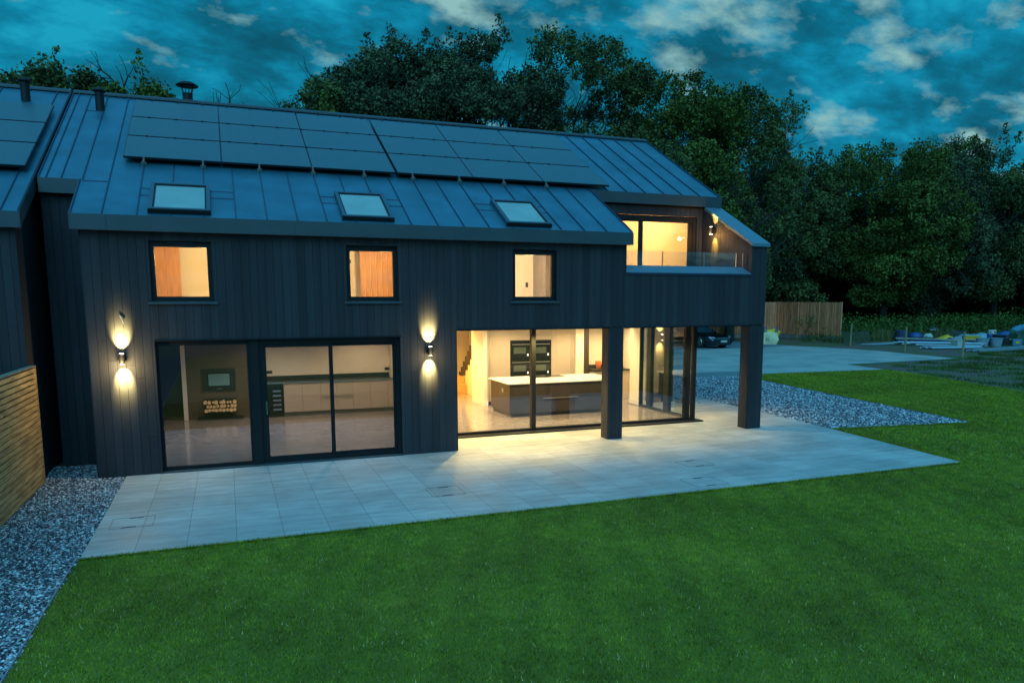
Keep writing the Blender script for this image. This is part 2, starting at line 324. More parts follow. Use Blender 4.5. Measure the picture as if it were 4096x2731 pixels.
# ---- grass
def grass(name, poly, n, hgt, wid, m, label, near=None):
    bx = np.array(poly); lo, hi = bx.min(0), bx.max(0)
    P = rng.uniform(lo, hi, (n, 2)); P = P[inpoly(P, poly) & inview(P)]
    k = len(P); a = rng.uniform(0, 6.28, k); w = wid*rng.uniform(.7, 1.4, k); h = hgt*rng.uniform(.5, 1.3, k)
    mow = .75 + .35*np.sin(P[:, 0]*1.3 + 1.7*np.sin(P[:, 1]*.9))*np.sin(P[:, 1]*1.9+P[:, 0]*.7); h *= .85+.2*mow
    lx = rng.normal(0, .45, k)*h; ly = rng.normal(0, .45, k)*h
    dx = np.cos(a)*w; dy = np.sin(a)*w
    V = np.stack([np.stack([P[:, 0]-dx, P[:, 1]-dy, np.zeros(k)], 1), np.stack([P[:, 0]+dx, P[:, 1]+dy, np.zeros(k)], 1), np.stack([P[:, 0]+lx, P[:, 1]+ly, h], 1)], 1).reshape(-1, 3)
    F = np.arange(3*k).reshape(-1, 3)
    return tag(fast_mesh(name, V, F, m), label, 'grass', kind='stuff')
def leafmat(name, c1, c2, nscale, isl=.35, rough=.6, transl=.25):
    m = bpy.data.materials.new(name); m.use_nodes = True; t = m.node_tree; b = t.nodes['Principled BSDF']
    g = t.nodes.new('ShaderNodeTexCoord'); n = t.nodes.new('ShaderNodeTexNoise'); n.inputs['Scale'].default_value = nscale; n.inputs['Detail'].default_value = 5; t.links.new(g.outputs['Object'], n.inputs[0])
    r = t.nodes.new('ShaderNodeValToRGB'); t.links.new(n.outputs[0], r.inputs[0]); r.color_ramp.elements[0].position = .36; r.color_ramp.elements[1].position = .64
    r.color_ramp.elements[0].color = (*c1, 1); r.color_ramp.elements[1].color = (*c2, 1)
    ge = t.nodes.new('ShaderNodeNewGeometry'); mr = t.nodes.new('ShaderNodeMapRange'); mr.inputs[3].default_value = 1-isl; mr.inputs[4].default_value = 1+isl; t.links.new(ge.outputs['Random Per Island'], mr.inputs[0])
    h = t.nodes.new('ShaderNodeHueSaturation'); t.links.new(mr.outputs[0], h.inputs['Value']); t.links.new(r.outputs[0], h.inputs['Color']); t.links.new(h.outputs[0], b.inputs['Base Color'])
    b.inputs['Roughness'].default_value = rough; b.inputs['Specular IOR Level'].default_value = .05
    return m
def add_stripes(m_):  # light and dark of mown blade direction painted into colour, over random mottle
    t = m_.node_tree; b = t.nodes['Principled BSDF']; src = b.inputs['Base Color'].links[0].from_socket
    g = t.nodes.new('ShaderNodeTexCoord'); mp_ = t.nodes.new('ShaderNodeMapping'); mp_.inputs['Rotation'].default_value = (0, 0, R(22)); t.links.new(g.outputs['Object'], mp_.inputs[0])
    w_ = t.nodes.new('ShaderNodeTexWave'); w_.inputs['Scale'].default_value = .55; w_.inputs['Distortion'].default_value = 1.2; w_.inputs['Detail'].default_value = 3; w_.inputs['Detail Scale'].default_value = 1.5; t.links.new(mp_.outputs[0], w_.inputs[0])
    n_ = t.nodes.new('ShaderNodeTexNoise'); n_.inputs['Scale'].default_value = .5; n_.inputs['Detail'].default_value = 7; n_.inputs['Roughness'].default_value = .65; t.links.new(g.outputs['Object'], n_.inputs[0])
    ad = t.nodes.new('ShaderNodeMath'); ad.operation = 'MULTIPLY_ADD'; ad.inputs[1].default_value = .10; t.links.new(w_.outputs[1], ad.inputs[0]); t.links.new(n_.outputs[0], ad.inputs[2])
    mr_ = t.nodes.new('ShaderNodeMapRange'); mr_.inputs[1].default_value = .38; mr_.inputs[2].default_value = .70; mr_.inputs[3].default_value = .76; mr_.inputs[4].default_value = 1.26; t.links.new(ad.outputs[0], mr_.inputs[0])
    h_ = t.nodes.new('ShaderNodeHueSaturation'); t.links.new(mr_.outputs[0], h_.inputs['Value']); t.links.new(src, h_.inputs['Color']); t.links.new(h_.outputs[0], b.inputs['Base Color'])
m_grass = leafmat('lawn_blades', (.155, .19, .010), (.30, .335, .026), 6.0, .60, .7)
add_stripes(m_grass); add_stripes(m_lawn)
NEAR = [(.36, -9.6), (14, -11.5), (16.5, -4.58), (.40, -4.58)]
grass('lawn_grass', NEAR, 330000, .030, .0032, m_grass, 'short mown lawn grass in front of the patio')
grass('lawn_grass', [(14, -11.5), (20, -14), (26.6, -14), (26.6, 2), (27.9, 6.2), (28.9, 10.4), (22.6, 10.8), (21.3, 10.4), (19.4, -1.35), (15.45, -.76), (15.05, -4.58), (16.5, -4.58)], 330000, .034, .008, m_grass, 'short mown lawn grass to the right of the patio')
def edge_tufts(pts_, n, label):
    A = []; 
    for (x0, y0), (x1, y1) in zip(pts_[:-1], pts_[1:]):
        ln_ = math.hypot(x1-x0, y1-y0); k_ = int(n*ln_); t_ = rng.uniform(0, 1, k_); A.append(np.c_[x0+(x1-x0)*t_, y0+(y1-y0)*t_])
    P = np.vstack(A)+rng.normal(0, .016, (sum(len(a) for a in A), 2)); k = len(P); a = rng.uniform(0, 6.28, k); h = rng.uniform(.02, .055, k); L_ = rng.normal(0, .026, (k, 2))
    V = np.stack([np.c_[P[:, 0]-np.cos(a)*.0035, P[:, 1]-np.sin(a)*.0035, np.zeros(k)], np.c_[P[:, 0]+np.cos(a)*.0035, P[:, 1]+np.sin(a)*.0035, np.zeros(k)], np.c_[P+L_, h]], 1).reshape(-1, 3)
    tag(fast_mesh('edge_grass', V, np.arange(3*k).reshape(-1, 3), m_grass), label, 'grass', kind='stuff')
m_dry = leafmat('dry_lawn_blades', (.40, .30, .10), (.60, .48, .24), 3, .5)
grass('dry_grass', NEAR, 12000, .032, .004, m_dry, 'pale dry blades scattered through the lawn')
grass('dry_grass', [(14, -11.5), (20, -14), (26.6, -14), (26.6, 2), (27.9, 6.2), (28.9, 10.4), (22.6, 10.8), (21.3, 10.4), (19.4, -1.35), (15.45, -.76), (15.05, -4.58), (16.5, -4.58)], 9000, .036, .007, m_dry, 'pale dry blades scattered through the far lawn')
edge_tufts([(.42, -4.60), (15.0, -4.61), (15.24, -2.6), (15.45, -.76), (19.4, -1.34), (20.96, 8.65)], 900, 'ragged grass overhanging the patio edge')
m_rough = leafmat('rough_grass', (.045, .085, .012), (.09, .14, .03), .6, .4)

# ------------------------------------------------------------------ house
SL = .5477
def rz(y): return 4.453 + SL*(y + .147)
def rzb(y): return rz(5.72) - SL*(y - 5.72)
RY = 5.72
house = thing('house', (6.9, 5.7, 0), 'two storey black clad barn style house with metal roof, solar panels and lit windows', 'house')
house.location = (0, 0, 0)
def board_runs(x0, x1, pitch, cuts):
    xs = [x0]; x = x0
    while x + pitch*1.3 < x1: x += pitch; xs.append(x)
    xs.append(x1); return xs
def clad_y(y, x0, x1, zlo, zhi, holes, pitch=.1375, th=.022, out=-1, gap=.005):
    """vertical boards facing -y; zhi number or f(x)"""
    m = MB(); xs = board_runs(x0, x1, pitch, None)
    cut = sorted({h[0] for h in holes} | {h[1] for h in holes})
    for a, b in zip(xs[:-1], xs[1:]):
        seg = [a] + [c for c in cut if a + 1e-4 < c < b - 1e-4] + [b]
        joint = random.uniform(zlo+.4, zlo+3.4) if random.random() < .22 else None
        for u, v in zip(seg[:-1], seg[1:]):
            mid = (u+v)/2; iv = [(zlo, None)]
            zz = [[zlo, 99]]
            for h in holes:
                if h[0]-1e-4 <= mid <= h[1]+1e-4:
                    nz = []
                    for q in zz:
                        if h[2] > q[0]: nz.append([q[0], min(q[1], h[2])])
                        if h[3] < q[1]: nz.append([max(q[0], h[3]), q[1]])
                    zz = [q for q in nz if q[1]-q[0] > .01]
            f = zhi if callable(zhi) else (lambda x: zhi)
            uu = u + (gap/2 if u == a else 0); vv = v - (gap/2 if v == b else 0)
            for q in zz:
                t0, t1 = min(q[1], f(uu)), min(q[1], f(vv))
                if max(t0, t1) - q[0] < .02: continue
                parts = [(q[0], (t0, t1))]
                if joint and q[0]+.1 < joint < min(t0, t1)-.1: parts = [(q[0], (joint-.002, joint-.002)), (joint+.002, (t0, t1))]
                for zb, (ta, tb) in parts:
                    m.hexa([(uu, y, zb), (vv, y, zb), (vv, y+th, zb), (uu, y+th, zb), (uu, y, ta), (vv, y, tb), (vv, y+th, tb), (uu, y+th, ta)])
    return m
def clad_x(x, y0, y1, zlo, zhi, holes=(), pitch=.1375, th=.022, face=1):
    """boards facing +x (face=1) or -x"""
    m = clad_y(0, y0, y1, zlo, zhi, list(holes), pitch, th)
    m.v = [(x - face*v[1], v[0], v[2]) for v in m.v]; return m

W1 = (1.002, 2.008, 3.03, 4.072); W2 = (4.310, 5.293, 3.03, 4.072); W3 = (7.627, 8.607, 3.03, 4.072)
WA = (1.013, 5.301, -.02, 2.354); WK = (6.43, 9.837, -.02, 2.452); WQ = (10.195, 13.52, -.02, 2.452)
WB = (10.24, 13.504, 3.616, 9)
HOLES = [W1, W2, W3, WA, WK, WQ, WB]
def ftop(x): return 4.32 if x > 13.5 else 4.25
clad_y(0, 0, 13.934, .015, ftop, HOLES).build('front_cladding', m_board, house)
# solid wall behind the boards
def wall_rects(y0, y1, x0, x1, z0, z1, holes):
    xs = sorted({x0, x1} | {min(max(h[0], x0), x1) for h in holes} | {min(max(h[1], x0), x1) for h in holes}); m = MB()
    for a, b in zip(xs[:-1], xs[1:]):
        zz = [[z0, z1]]; mid = (a+b)/2
        for h in holes:
            if h[0] < mid < h[1]:
                nz = []
                for q in zz:
                    if h[2] > q[0]: nz.append([q[0], min(q[1], h[2])])
                    if h[3] < q[1]: nz.append([max(q[0], h[3]), q[1]])
                zz = [q for q in nz if q[1]-q[0] > .01]
        for q in zz: m.box(a, b, y0, y1, q[0], q[1])
    return m
hb = [W1, W2, W3, WA, (6.43, 13.56, -.05, 2.47), (10.24, 13.51, 3.60, 9)]
wall_rects(.024, .18, .03, 13.90, .02, 4.24, hb).build('front_wall', m_dark, house)
# pillars: boarded posts on the patio
for (x0, x1) in ((9.837, 10.195), (13.52, 13.934)):
    pl = MB(); pl.v, pl.f = [], []
    m = clad_x(x0, .004, .322, .015, 2.50, face=-1, pitch=.10); m2 = clad_x(x1, .004, .322, .015, 2.50, face=1, pitch=.10); m3 = clad_y(.30, x0+.023, x1-.023, .015, 2.50, [])
    for q in (m, m2, m3): pl.add(q.v, q.f)
    pl.box(x0+.02, x1-.02, .025, .298, .02, 2.46)
    pl.build('pillar', m_board, house)
# thin drip trims round openings
tr = MB()
for (a, b_, z) in ((1.0, 5.32, 2.354), (6.43, 9.837, 2.452), (10.195, 13.52, 2.452)):
    tr.box(a, b_, -.012, .004, z-.012, z+.014)
tr.box(6.42, 6.434, -.006, .3, .02, 2.44)
tr.build('opening_trim', m_frame, house)
# side walls
clad_x(13.956, .024, 11.5, 2.60, lambda y: min(rz(y), rzb(y))-.30, pitch=.14, face=1).build('side_cladding', m_board, house)
clad_x(13.956, 4.9, 11.5, .015, 2.595, pitch=.14, face=1).build('side_cladding', m_board, house)
clad_y(1.29, -.75, 0.0, .015, 4.90, []).build('recess_cladding', m_board, house)
clad_x(-.022, .03, 1.288, .015, lambda y: rz(y)-.30, face=-1).build('recess_cladding', m_board, house)
clad_x(-.75, 1.32, 11.5, .015, lambda y: min(rz(y), rzb(y))-.30, face=-1, pitch=.14).build('side_cladding', m_board, house)
bw = MB().prism([(1.315, 0), (11.5, 0)], 0, 1) if False else MB()
def gable(x0, x1, y0, y1, z0, off):
    ys = [y0, RY, y1] if y0 < RY < y1 else [y0, y1]; P = [(y, min(rz(y), rzb(y))-off) for y in ys]
    prof = [(y0, z0), (y1, z0)] + P[::-1]; n = len(prof); mm = MB()
    mm.add([(x0, y, z) for y, z in prof] + [(x1, y, z) for y, z in prof], [tuple(range(n)), tuple(range(2*n-1, n-1, -1))] + [(i, (i+1) % n, n+(i+1) % n, n+i) for i in range(n)]); return mm
g1 = gable(-.72, -.60, 1.33, 11.45, .0, .32); g2 = gable(13.80, 13.925, 2.1, 11.45, 2.60, .32)
g1.add(g2.v, g2.f); g1.box(.0, .10, .19, 1.31, 0, 4.6); g1.box(-.72, -.0, 1.315, 1.42, 0, 4.85); g1.box(-.72, 13.92, 11.46, 11.56, 0, 4.20); g1.box(13.8, 13.925, 4.90, 11.44, 0, 2.59)
g1.build('inner_wall', m_dark, house)
clad_y(11.60, -.75, 13.95, .015, 4.15, [], th=-.022).build('back_cladding', m_board, house)
# right upper wall beside the balcony: sloping parapet
zc = lambda y: 4.30 + (5.31-4.30)*(y+.05)/(1.895+.05)
mm = clad_x(13.504, .024, 1.99, 3.0, lambda y: zc(y)-.02, face=-1, pitch=.12); mm.build('balcony_side_cladding', m_board, house)
def slab_yz(x0, x1, prof):
    n = len(prof); q = MB(); q.add([(x0, y, z) for y, z in prof] + [(x1, y, z) for y, z in prof], [tuple(range(n)), tuple(range(2*n-1, n-1, -1))] + [(i, (i+1) % n, n+(i+1) % n, n+i) for i in range(n)]); return q
slab_yz(13.53, 13.925, [(.03, 2.62), (1.98, 2.62), (1.98, zc(1.98)-.03), (.03, zc(.03)-.03)]).build('balcony_side_wall', m_dark, house)
slab_yz(13.485, 13.975, [(-.05, 4.255), (-.05, 4.33), (1.93, zc(1.93)+.03), (1.93, zc(1.93)-.045)]).build('parapet_cap', m_pale, house, bevel=.004)
# soffit over the terrace recess, with downlights
sf = MB(); sf.box(6.43, 13.93, .19, 1.62, 2.455, 2.56); sf.box(13.0, 13.93, 1.62, 4.9, 2.455, 2.56); sf.box(6.43, 13.93, .0, .19, 2.452, 2.47)
sf.build('soffit', mat('white_soffit', (.55, .53, .5), .7), house)
# porch block behind the glazed corner
clad_y(4.84, 13.22, 14.56, .015, 2.75, []).build('porch_cladding', m_board, house)
pc = MB(); pc.box(13.3, 14.54, 4.865, 4.95, .0, 2.74); pc.box(14.44, 14.54, 4.95, 7.5, 0, 2.74); pc.box(13.94, 14.60, 4.80, 7.55, 2.75, 2.85)
pc.build('porch_wall', m_trim, house)
# upper floor slab / floors / ceilings
fl = MB(); fl.box(.05, 6.40, .2, 8.0, -.02, .03); fl.box(6.44, 13.0, 1.60, 11.4, -.02, .034); fl.box(13.0, 13.75, 4.95, 11.4, -.02, .034)
flo = fl.build('ground_floor', m_floor, house)
sl2 = MB(); sl2.box(.11, 6.40, .19, 8.0, 2.46, 2.70); sl2.box(6.40, 13.78, 1.63, 11.4, 2.57, 2.70); sl2.build('ceiling', m_white, house)
iw = MB()
B(6.36, 6.42, .19, 8.0, 0.03, 2.45).build('partition_wall', m_plaster, house); B(.10, .16, .19, 8.0, .03, 2.45).build('inner_side_wall', m_plaster, house)
# living room back wall: media wall, white return and plaster wall
B(.17, 1.06, 6.9, 7.0, .03, 2.45).build('alcove_wall', mat('dark_green_wall', (.03, .035, .03), .7), house)
B(1.06, 1.16, 6.2, 6.9, .03, 2.45).build('wall_return', m_white, house)
mw = B(1.16, 3.05, 6.22, 6.6, .031, 2.45).build('media_wall', m_media, house)
B(3.05, 6.36, 6.55, 6.65, .031, 2.45).build('back_plaster_wall', m_plaster, house)
iw2 = MB(); iw2.box(3.06, 6.35, 6.53, 6.548, .93, 1.045); iw2.build('dark_upstand', m_mblack, house)
# slab details in the living room
st = thing('wood_stove', (1.925, 6.2, .75), 'black inset glass fronted stove in the brown media wall', 'stove')
B(-.39, .39, -.02, .02, 0, .57).build('surround', m_mblack, st); B(-.27, .27, -.028, -.021, .10, .46).build('glass_door', m_black, st); B(-.25, .25, -.034, -.029, .137, .436).build('fire_window', mat('stove_glass', (.16, .30, .34), .08, spec=.8), st); B(-.06, .06, -.05, -.035, .05, .065).build('handle', m_steel, st)
ln = thing('log_niche', (1.92, 6.2, .21), 'black log niche below the stove', 'log store'); q = MB(); q.box(-.39, .39, -.01, .018, 0, .35); q.build('back_panel', m_mblack, ln)
q = MB(); q.box(-.39, .39, -.2, -.01, -.0, .006); q.build('base_plate', m_mblack, ln)
for k in range(27):
    lx = -.335+.084*(k % 9)+random.uniform(-.012, .012)+.03*((k//9) % 2); lz = .06 + .098*(k//9)+random.uniform(-.008, .008); r_ = random.choice((.026, .036, .040, .044))
    if lx > .36: continue
    o = MB().cyl((1.92+lx, 6.02, .21+lz), (1.92+lx, 6.185, .21+lz), r_, r_, 12).build('firewood_log', m_log_end)
    tag(o, 'pale cut log end stacked in the niche under the stove', 'log', 'logs stacked in the niche under the stove')
hs = MB(); hs.box(1.38, 2.46, 6.0, 6.2, .032, .085); tag(hs.build('hearth_shelf', m_mblack), 'low black hearth shelf below the log niche', 'shelf')
# kitchenette along the living room back wall
kc = thing('base_cabinet', (4.9, 5.95, 0), 'long grey beige run of base cabinets on the living room back wall', 'cabinet')
for a, b_ in zip((3.471, 3.942, 4.405, 4.818, 5.248, 5.72, 6.194), (3.942, 4.405, 4.818, 5.248, 5.72, 6.194, 6.34)):
    B(a-4.9+.003, b_-4.9-.003, 0, .018, .14, .895).build('door_front', m_unit, kc)
B(3.475-4.9, 1.44, .02, .57, .14, .895).build('carcass', m_trim, kc); B(3.475-4.9, 1.44, .05, .5, .035, .138).build('plinth', mat('grey_plinth', (.14, .14, .13), .5), kc)
B(3.06-4.9, 1.45, -.02, .575, .90, .925).build('worktop', mat('dark_worktop', (.045, .045, .042), .3), kc)
B(3.06-4.9, 1.45, -.026, -.0205, .898, .927).build('worktop_edge', m_pale, kc)
B(4.42-4.9, 5.26-4.9, -.035, -.02, .515, .535).build('handle', m_steel, kc)
wc = thing('wine_cooler', (3.26, 5.95, .035), 'black glass door wine cooler at the left end of the cabinets', 'wine cooler')
B(-.195, .195, .0, .5, .0, .86).build('body', m_mblack, wc); B(-.18, .18, -.02, -.001, .10, .85).build('glass_door', m_black, wc)
for k in range(5): B(-.06, .14, -.025, -.021, .17+.12*k, .215+.12*k).build('shelf', mat('cooler_shelf', (.14, .2, .28), .3), wc)
for (x, z, lb) in ((3.17, 1.15, 'small black socket above the wine cooler'), (6.32-.02, 1.14, 'small black socket at the right end of the cabinet wall')):
    tag(B(x-.07, x+.07, 6.535, 6.549, z-.04, z+.04).build('wall_socket', m_mblack), lb, 'socket', 'sockets on the cream wall')

# kitchen
ks = MB(); ks.box(8.89, 9.005, 5.8, 6.9, .035, 2.55); ks.build('kitchen_nib_wall', m_plaster, house)
B(8.87, 9.02, 5.78, 5.80, .036, .18).build('skirting', m_white, house)
q = MB(); q.box(13.09, 13.21, 4.18, 4.86, .035, 2.45); q.build('corner_nib_wall', m_plaster, house); B(13.07, 13.225, 4.16, 4.18, .036, .19).build('skirting', m_white, house); B(13.07, 13.089, 4.181, 4.86, .036, .19).build('skirting', m_white, house)
q = MB(); q.box(6.44, 9.9, 10.5, 10.6, .036, 2.56); q.box(6.43, 6.47, 8.02, 10.5, .036, 2.55); q.box(9.0, 13.75, 6.75, 6.85, .036, 2.55); q.box(13.70, 13.76, 4.97, 6.75, .036, 2.55); q.box(13.22, 13.7, 4.955, 4.965, .036, 2.55)
q.build('kitchen_wall', m_plaster, house)
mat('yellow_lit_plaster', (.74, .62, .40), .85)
tu = thing('tall_kitchen_unit', (10.4, 5.97, .035), 'floor to ceiling beige kitchen units with built in ovens', 'kitchen unit')
X = lambda x: x - 10.4
for a, b_ in ((9.03, 9.127), (9.127, 9.766), (11.062, 11.68), (11.68, 11.828)): B(X(a)+.003, X(b_)-.003, 0, .02, .10, 2.45).build('tall_door', m_unit, tu)
for a, b_ in ((9.766, 10.41), (10.41, 11.062)): B(X(a)+.003, X(b_)-.003, 0, .02, 1.85, 2.45).build('top_door', m_unit, tu); B(X(a)+.003, X(b_)-.003, 0, .02, .10, .79).build('drawer_front', m_unit, tu)
B(X(9.03), X(11.828), .022, .6, .0, 2.5).build('carcass', m_trim, tu)
for x0 in (9.79, 10.43):
    for z0 in (.80, 1.32):
        ov = B(X(x0), X(x0)+.60, -.012, .02, z0, z0+.50).build('oven', m_black, tu)
        B(X(x0)+.08, X(x0)+.46, -.018, -.0125, z0+.14, z0+.32).build('oven_window', mat('oven_glass', (.06, .075, .07), .1), ov); B(X(x0)+.03, X(x0)+.57, -.03, -.0125, z0+.40, z0+.415).build('oven_handle', m_steel, ov)
        B(X(x0)+.50, X(x0)+.54, -.018, -.0125, z0+.07, z0+.13).build('display', mat('oven_display', (.7, .75, .8), .3, emit=(.7, .85, 1), estr=.8), ov)
B(11.83, 12.09, 5.9, 6.7, .036, 2.5).build('kitchen_column', m_plaster, house)
ck = thing('dark_wall_unit', (12.25, 6.2, .036), 'tall dark panel unit beside the kitchen column', 'kitchen unit'); B(-.15, .16, 0, .4, 0, 2.4).build('panel', m_oak, ck)
bc = thing('back_counter', (13.05, 5.85, .036), 'dark topped counter in the far right corner of the kitchen', 'counter')
B(-.6, .62, 0, .62, 0, .86).build('cupboard', m_unit, bc); B(-.62, .62, -.03, .63, .862, .90).build('worktop', m_mblack, bc); B(-.6, .62, .60, .63, .901, 1.02).build('upstand', m_mblack, bc)
fa = thing('kitchen_tap', (13.5, 6.1, .937), 'black swan neck tap on the dark back counter', 'tap'); pts = [(0, 0, 0), (0, 0, .32)] + [(-.09+.09*math.cos(a), 0, .32+.09*math.sin(a)) for a in [k*math.pi/8 for k in range(1, 9)]] + [(-.18, 0, .26)]
MB().tube(pts, .012, 8).build('spout', m_mblack, fa); B(.012, .07, -.008, .008, .05, .065).build('lever', m_mblack, fa)
tag(MB().lathe((12.66, 6.05, .937), [(.0, 0), (.055, 0), (.075, .1), (.105, .24), (.10, .26), (.085, .25), (.06, .1), (0, .02)], 20).build('orange_vase', mat('terracotta_glaze', (.55, .14, .04), .5), None, smooth=True), 'orange rounded vase on the dark counter', 'vase')
tag(MB().lathe((13.35, 6.0, .937), [(0, 0), (.03, 0), (.06, .08), (.055, .08), (0, .02)], 16).build('white_bowl', m_white, None, smooth=True), 'small white bowl beside the kitchen tap', 'bowl')
il = thing('kitchen_island', (10.4, 4.3, .035), 'dark wood kitchen island with white stone top', 'kitchen island')
B(8.86-10.4, 11.92-10.4, 3.56-4.3, 5.05-4.3, .09, .855).build('body', m_oak, il)
B(8.80-10.4, 11.97-10.4, 3.50-4.3, 5.11-4.3, .86, .895).build('worktop', m_quartz, il, bevel=.004)
B(8.9-10.4, 11.86-10.4, 3.60-4.3, 5.0-4.3, 0, .088).build('plinth', m_mblack, il)
mblue = mat('grey_blue_drawer', (.045, .05, .07), .35)
for a, b_, z0, z1, mt in ((8.87, 10.15, .10, .47, mblue), (10.16, 10.68, .10, .47, m_oak), (10.69, 11.9, .10, .47, mblue), (8.87, 11.9, .48, .85, m_oak)):
    B(a-10.4, b_-10.4-.006, 3.54-4.3, 3.558-4.3, z0, z1).build('drawer_front', mt, il)
B(9.79-10.4, 10.80-10.4, 3.51-4.3, 3.54-4.3, .455, .470).build('handle', m_steel, il)
B(9.98-10.4, 10.9-10.4, 4.55-4.3, 5.03-4.3, .896, .902).build('hob', m_black, il)
B(8.853-10.4, 8.86-10.4, 4.05-4.3, 4.15-4.3, .60, .70).build('socket', m_steel, il)
# staircase at the back of the kitchen
stc = thing('staircase', (9.3, 8.9, .036), 'oak staircase with dark stepped side rising behind the kitchen', 'staircase')
B(-1.3, .0, -.14, .95, 0, .30).build('bottom_step', m_stair, stc); B(-1.3, -.02, .09, .95, .302, .53).build('bottom_step', m_stair, stc)
q = MB(); q2 = MB()
for k in range(-3, 5):
    ya = 8.92-.245*k-8.9; zz_ = .575+.19*k
    q.box(-.01, .05, ya, ya+.245, zz_, zz_+.44)
    if zz_ > .1: q2.box(.01, .04, ya, ya+.245, .0, zz_-.001)
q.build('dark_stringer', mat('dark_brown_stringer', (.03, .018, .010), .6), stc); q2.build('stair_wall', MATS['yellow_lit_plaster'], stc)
q = MB(); q.bar((-.75, .6, 1.15), (-.25, .6, 2.2), .05, .07); q.bar((-.75, .6, .55), (-.75, .6, 1.2), .05); q.bar((-.5, .6, 1.1), (-.5, .6, 1.65), .03); q.build('handrail', m_stair, stc)
B(-.72, -.27, .61, .62, .75, 1.5).build('glass_balustrade', m_glass, stc)
B(9.30, 9.36, 6.86, 7.95, .036, 2.56).build('stair_enclosure_wall', m_plaster, house)
B(9.9, 9.96, 6.9, 10.5, .036, 4.8).build('stair_far_wall', m_plaster, house)

# ceiling lights in the rooms
def downlight(x, y, z, e, col=WARM2, name='downlight', parent=house, sp=150, rad=.05):
    o = MB().lathe((x, y, z), [(0, -.004), (.04, -.004), (.045, -.01), (.055, -.01), (.055, 0)], 16).build(name, m_down, parent)
    light('SPOT', 'downlight_lamp', (x, y, z-.03), e, col, parent, (x, y, 0), spot=sp, blend=.6, rad=rad)
for x, y in ((7.3, 2.6), (9.2, 2.7), (11.2, 2.6), (7.6, 4.6), (9.6, 4.8), (11.6, 4.8), (12.9, 5.4), (7.4, 6.4)): downlight(x, y, 2.57, 310, (1, .69, .31))
for x, y in ((7.3, 8.1), (8.6, 7.6)): downlight(x, y, 2.57, 460, (1, .52, .10))
for x, y in ((7.1, 1.15), (8.7, 1.15), (10.9, .9), (12.4, .9), (13.5, 2.6)): downlight(x, y, 2.454, 340 if x < 9 else 130, (1, .70, .20), sp=124)
for x, y in ((1.6, 3.0), (4.8, 3.0), (3.2, 4.8)): downlight(x, y, 2.459, 120, (1, .80, .58))
for x, y in ((5.6, 5.2),): downlight(x, y, 2.459, 110, (1, .70, .4))

# ---- windows
def window(x0, x1, z0, z1, y=.10, fr=.085, frt=.11, frb=.085, parent=house):
    q = MB(); q.box(x0, x0+fr, y-.03, y+.05, z0, z1).box(x1-fr, x1, y-.03, y+.05, z0, z1).box(x0+fr, x1-fr, y-.03, y+.05, z1-frt, z1).box(x0+fr, x1-fr, y-.03, y+.05, z0, z0+frb)
    w = q.build('window', m_frame, parent)
    B(x0+fr, x1-fr, y+.005, y+.012, z0+frb, z1-frt).build('pane', m_glass, w)
    q = MB(); q.box(x0, x0+.012, .0, y-.03, z0, z1).box(x1-.012, x1, .0, y-.03, z0, z1).box(x0+.012, x1-.012, .0, y-.03, z1-.012, z1); q.build('reveal', m_trim, w)
    q = MB(); q.hexa([(x0-.055, -.045, z0-.045), (x1+.055, -.045, z0-.045), (x1+.055, .07, z0-.02), (x0-.055, .07, z0-.02), (x0-.055, -.045, z0-.012), (x1+.055, -.045, z0-.012), (x1+.055, .07, z0+.006), (x0-.055, .07, z0+.006)]); q.build('sill', m_fascia, w)
    vq = B((x0+x1)/2-.2, (x0+x1)/2+.2, y-.045, y-.031, z1-.05, z1-.025).build('trickle_vent', m_mblack, w)
    return w
for w_ in (W1, W2, W3): window(*w_)
# bedrooms behind the three square windows
def room(x0, x1, y1, z0, z1, name):
    q = MB(); q.box(x0, x1, y1, y1+.06, z0, z1).box(x0-.05, x0, .185, y1, z0, z1).box(x1, x1+.05, .185, y1, z0, z1).box(x0, x1, .185, y1, z1, z1+.05)
    return q.build(name, m_plaster, house)
room(.2, 3.6, 3.3, 2.70, 4.16, 'bedroom_wall'); room(3.7, 6.9, 3.3, 2.70, 4.16, 'bedroom_wall'); room(7.0, 10.1, 3.3, 2.70, 4.16, 'bathroom_wall')
wd = thing('wardrobe', (.75, 2.95, 2.705), 'orange brown wardrobe doors seen through the left square window', 'wardrobe'); 
for k in range(4): B(-.50+k*.275, -.50+k*.275+.27, 0, .03, 0, 1.55).build('door_panel', m_wardrobe, wd)
wd2 = thing('slatted_screen', (5.55, 2.95, 2.705), 'brown slatted timber screen seen through the middle square window', 'screen')
for k in range(11): B(-.50+k*.125, -.50+k*.125+.108, 0, .03, 0, 1.55).build('slat_panel', m_wardrobe, wd2)
B(-.5, .9, .031, .05, 0, 1.55).build('backing', mat('pale_backing', (.75, .5, .3), .7), wd2)
tag(B(4.82-.06, 4.86-.06, 2.6, 2.66, 3.85, 3.93).build('ceiling_sensor', m_mblack), 'small black box high on the cream wall behind the middle square window', 'sensor')
dr = thing('internal_door', (9.43, 3.22, 2.705), 'door edge standing ajar seen through the right square window', 'door'); B(-.035, .035, -.6, .05, 0, 1.5).build('door_leaf', mat('grey_door', (.25, .22, .22), .5), dr); B(-.05, -.036, -.55, -.53, .75, .8).build('handle', m_steel, dr)
tag(B(9.20, 9.26, 3.28, 3.299, 3.36, 3.48).build('light_switch', m_mblack), 'black light switch on the cream wall behind the right square window', 'switch')
for x, e, c in ((1.9, 34, (1, .62, .22)), (5.3, 34, (1, .62, .24)), (8.6, 50, (1, .66, .33))): 
    light('POINT', 'pendant_lamp', (x, 1.5, 3.92), e*3.4, c, house, rad=.12)
    MB().lathe((x, 1.5, 4.10), [(.0, -.03), (.09, -.03), (.09, .06)], 16).build('ceiling_lamp', m_down, house)

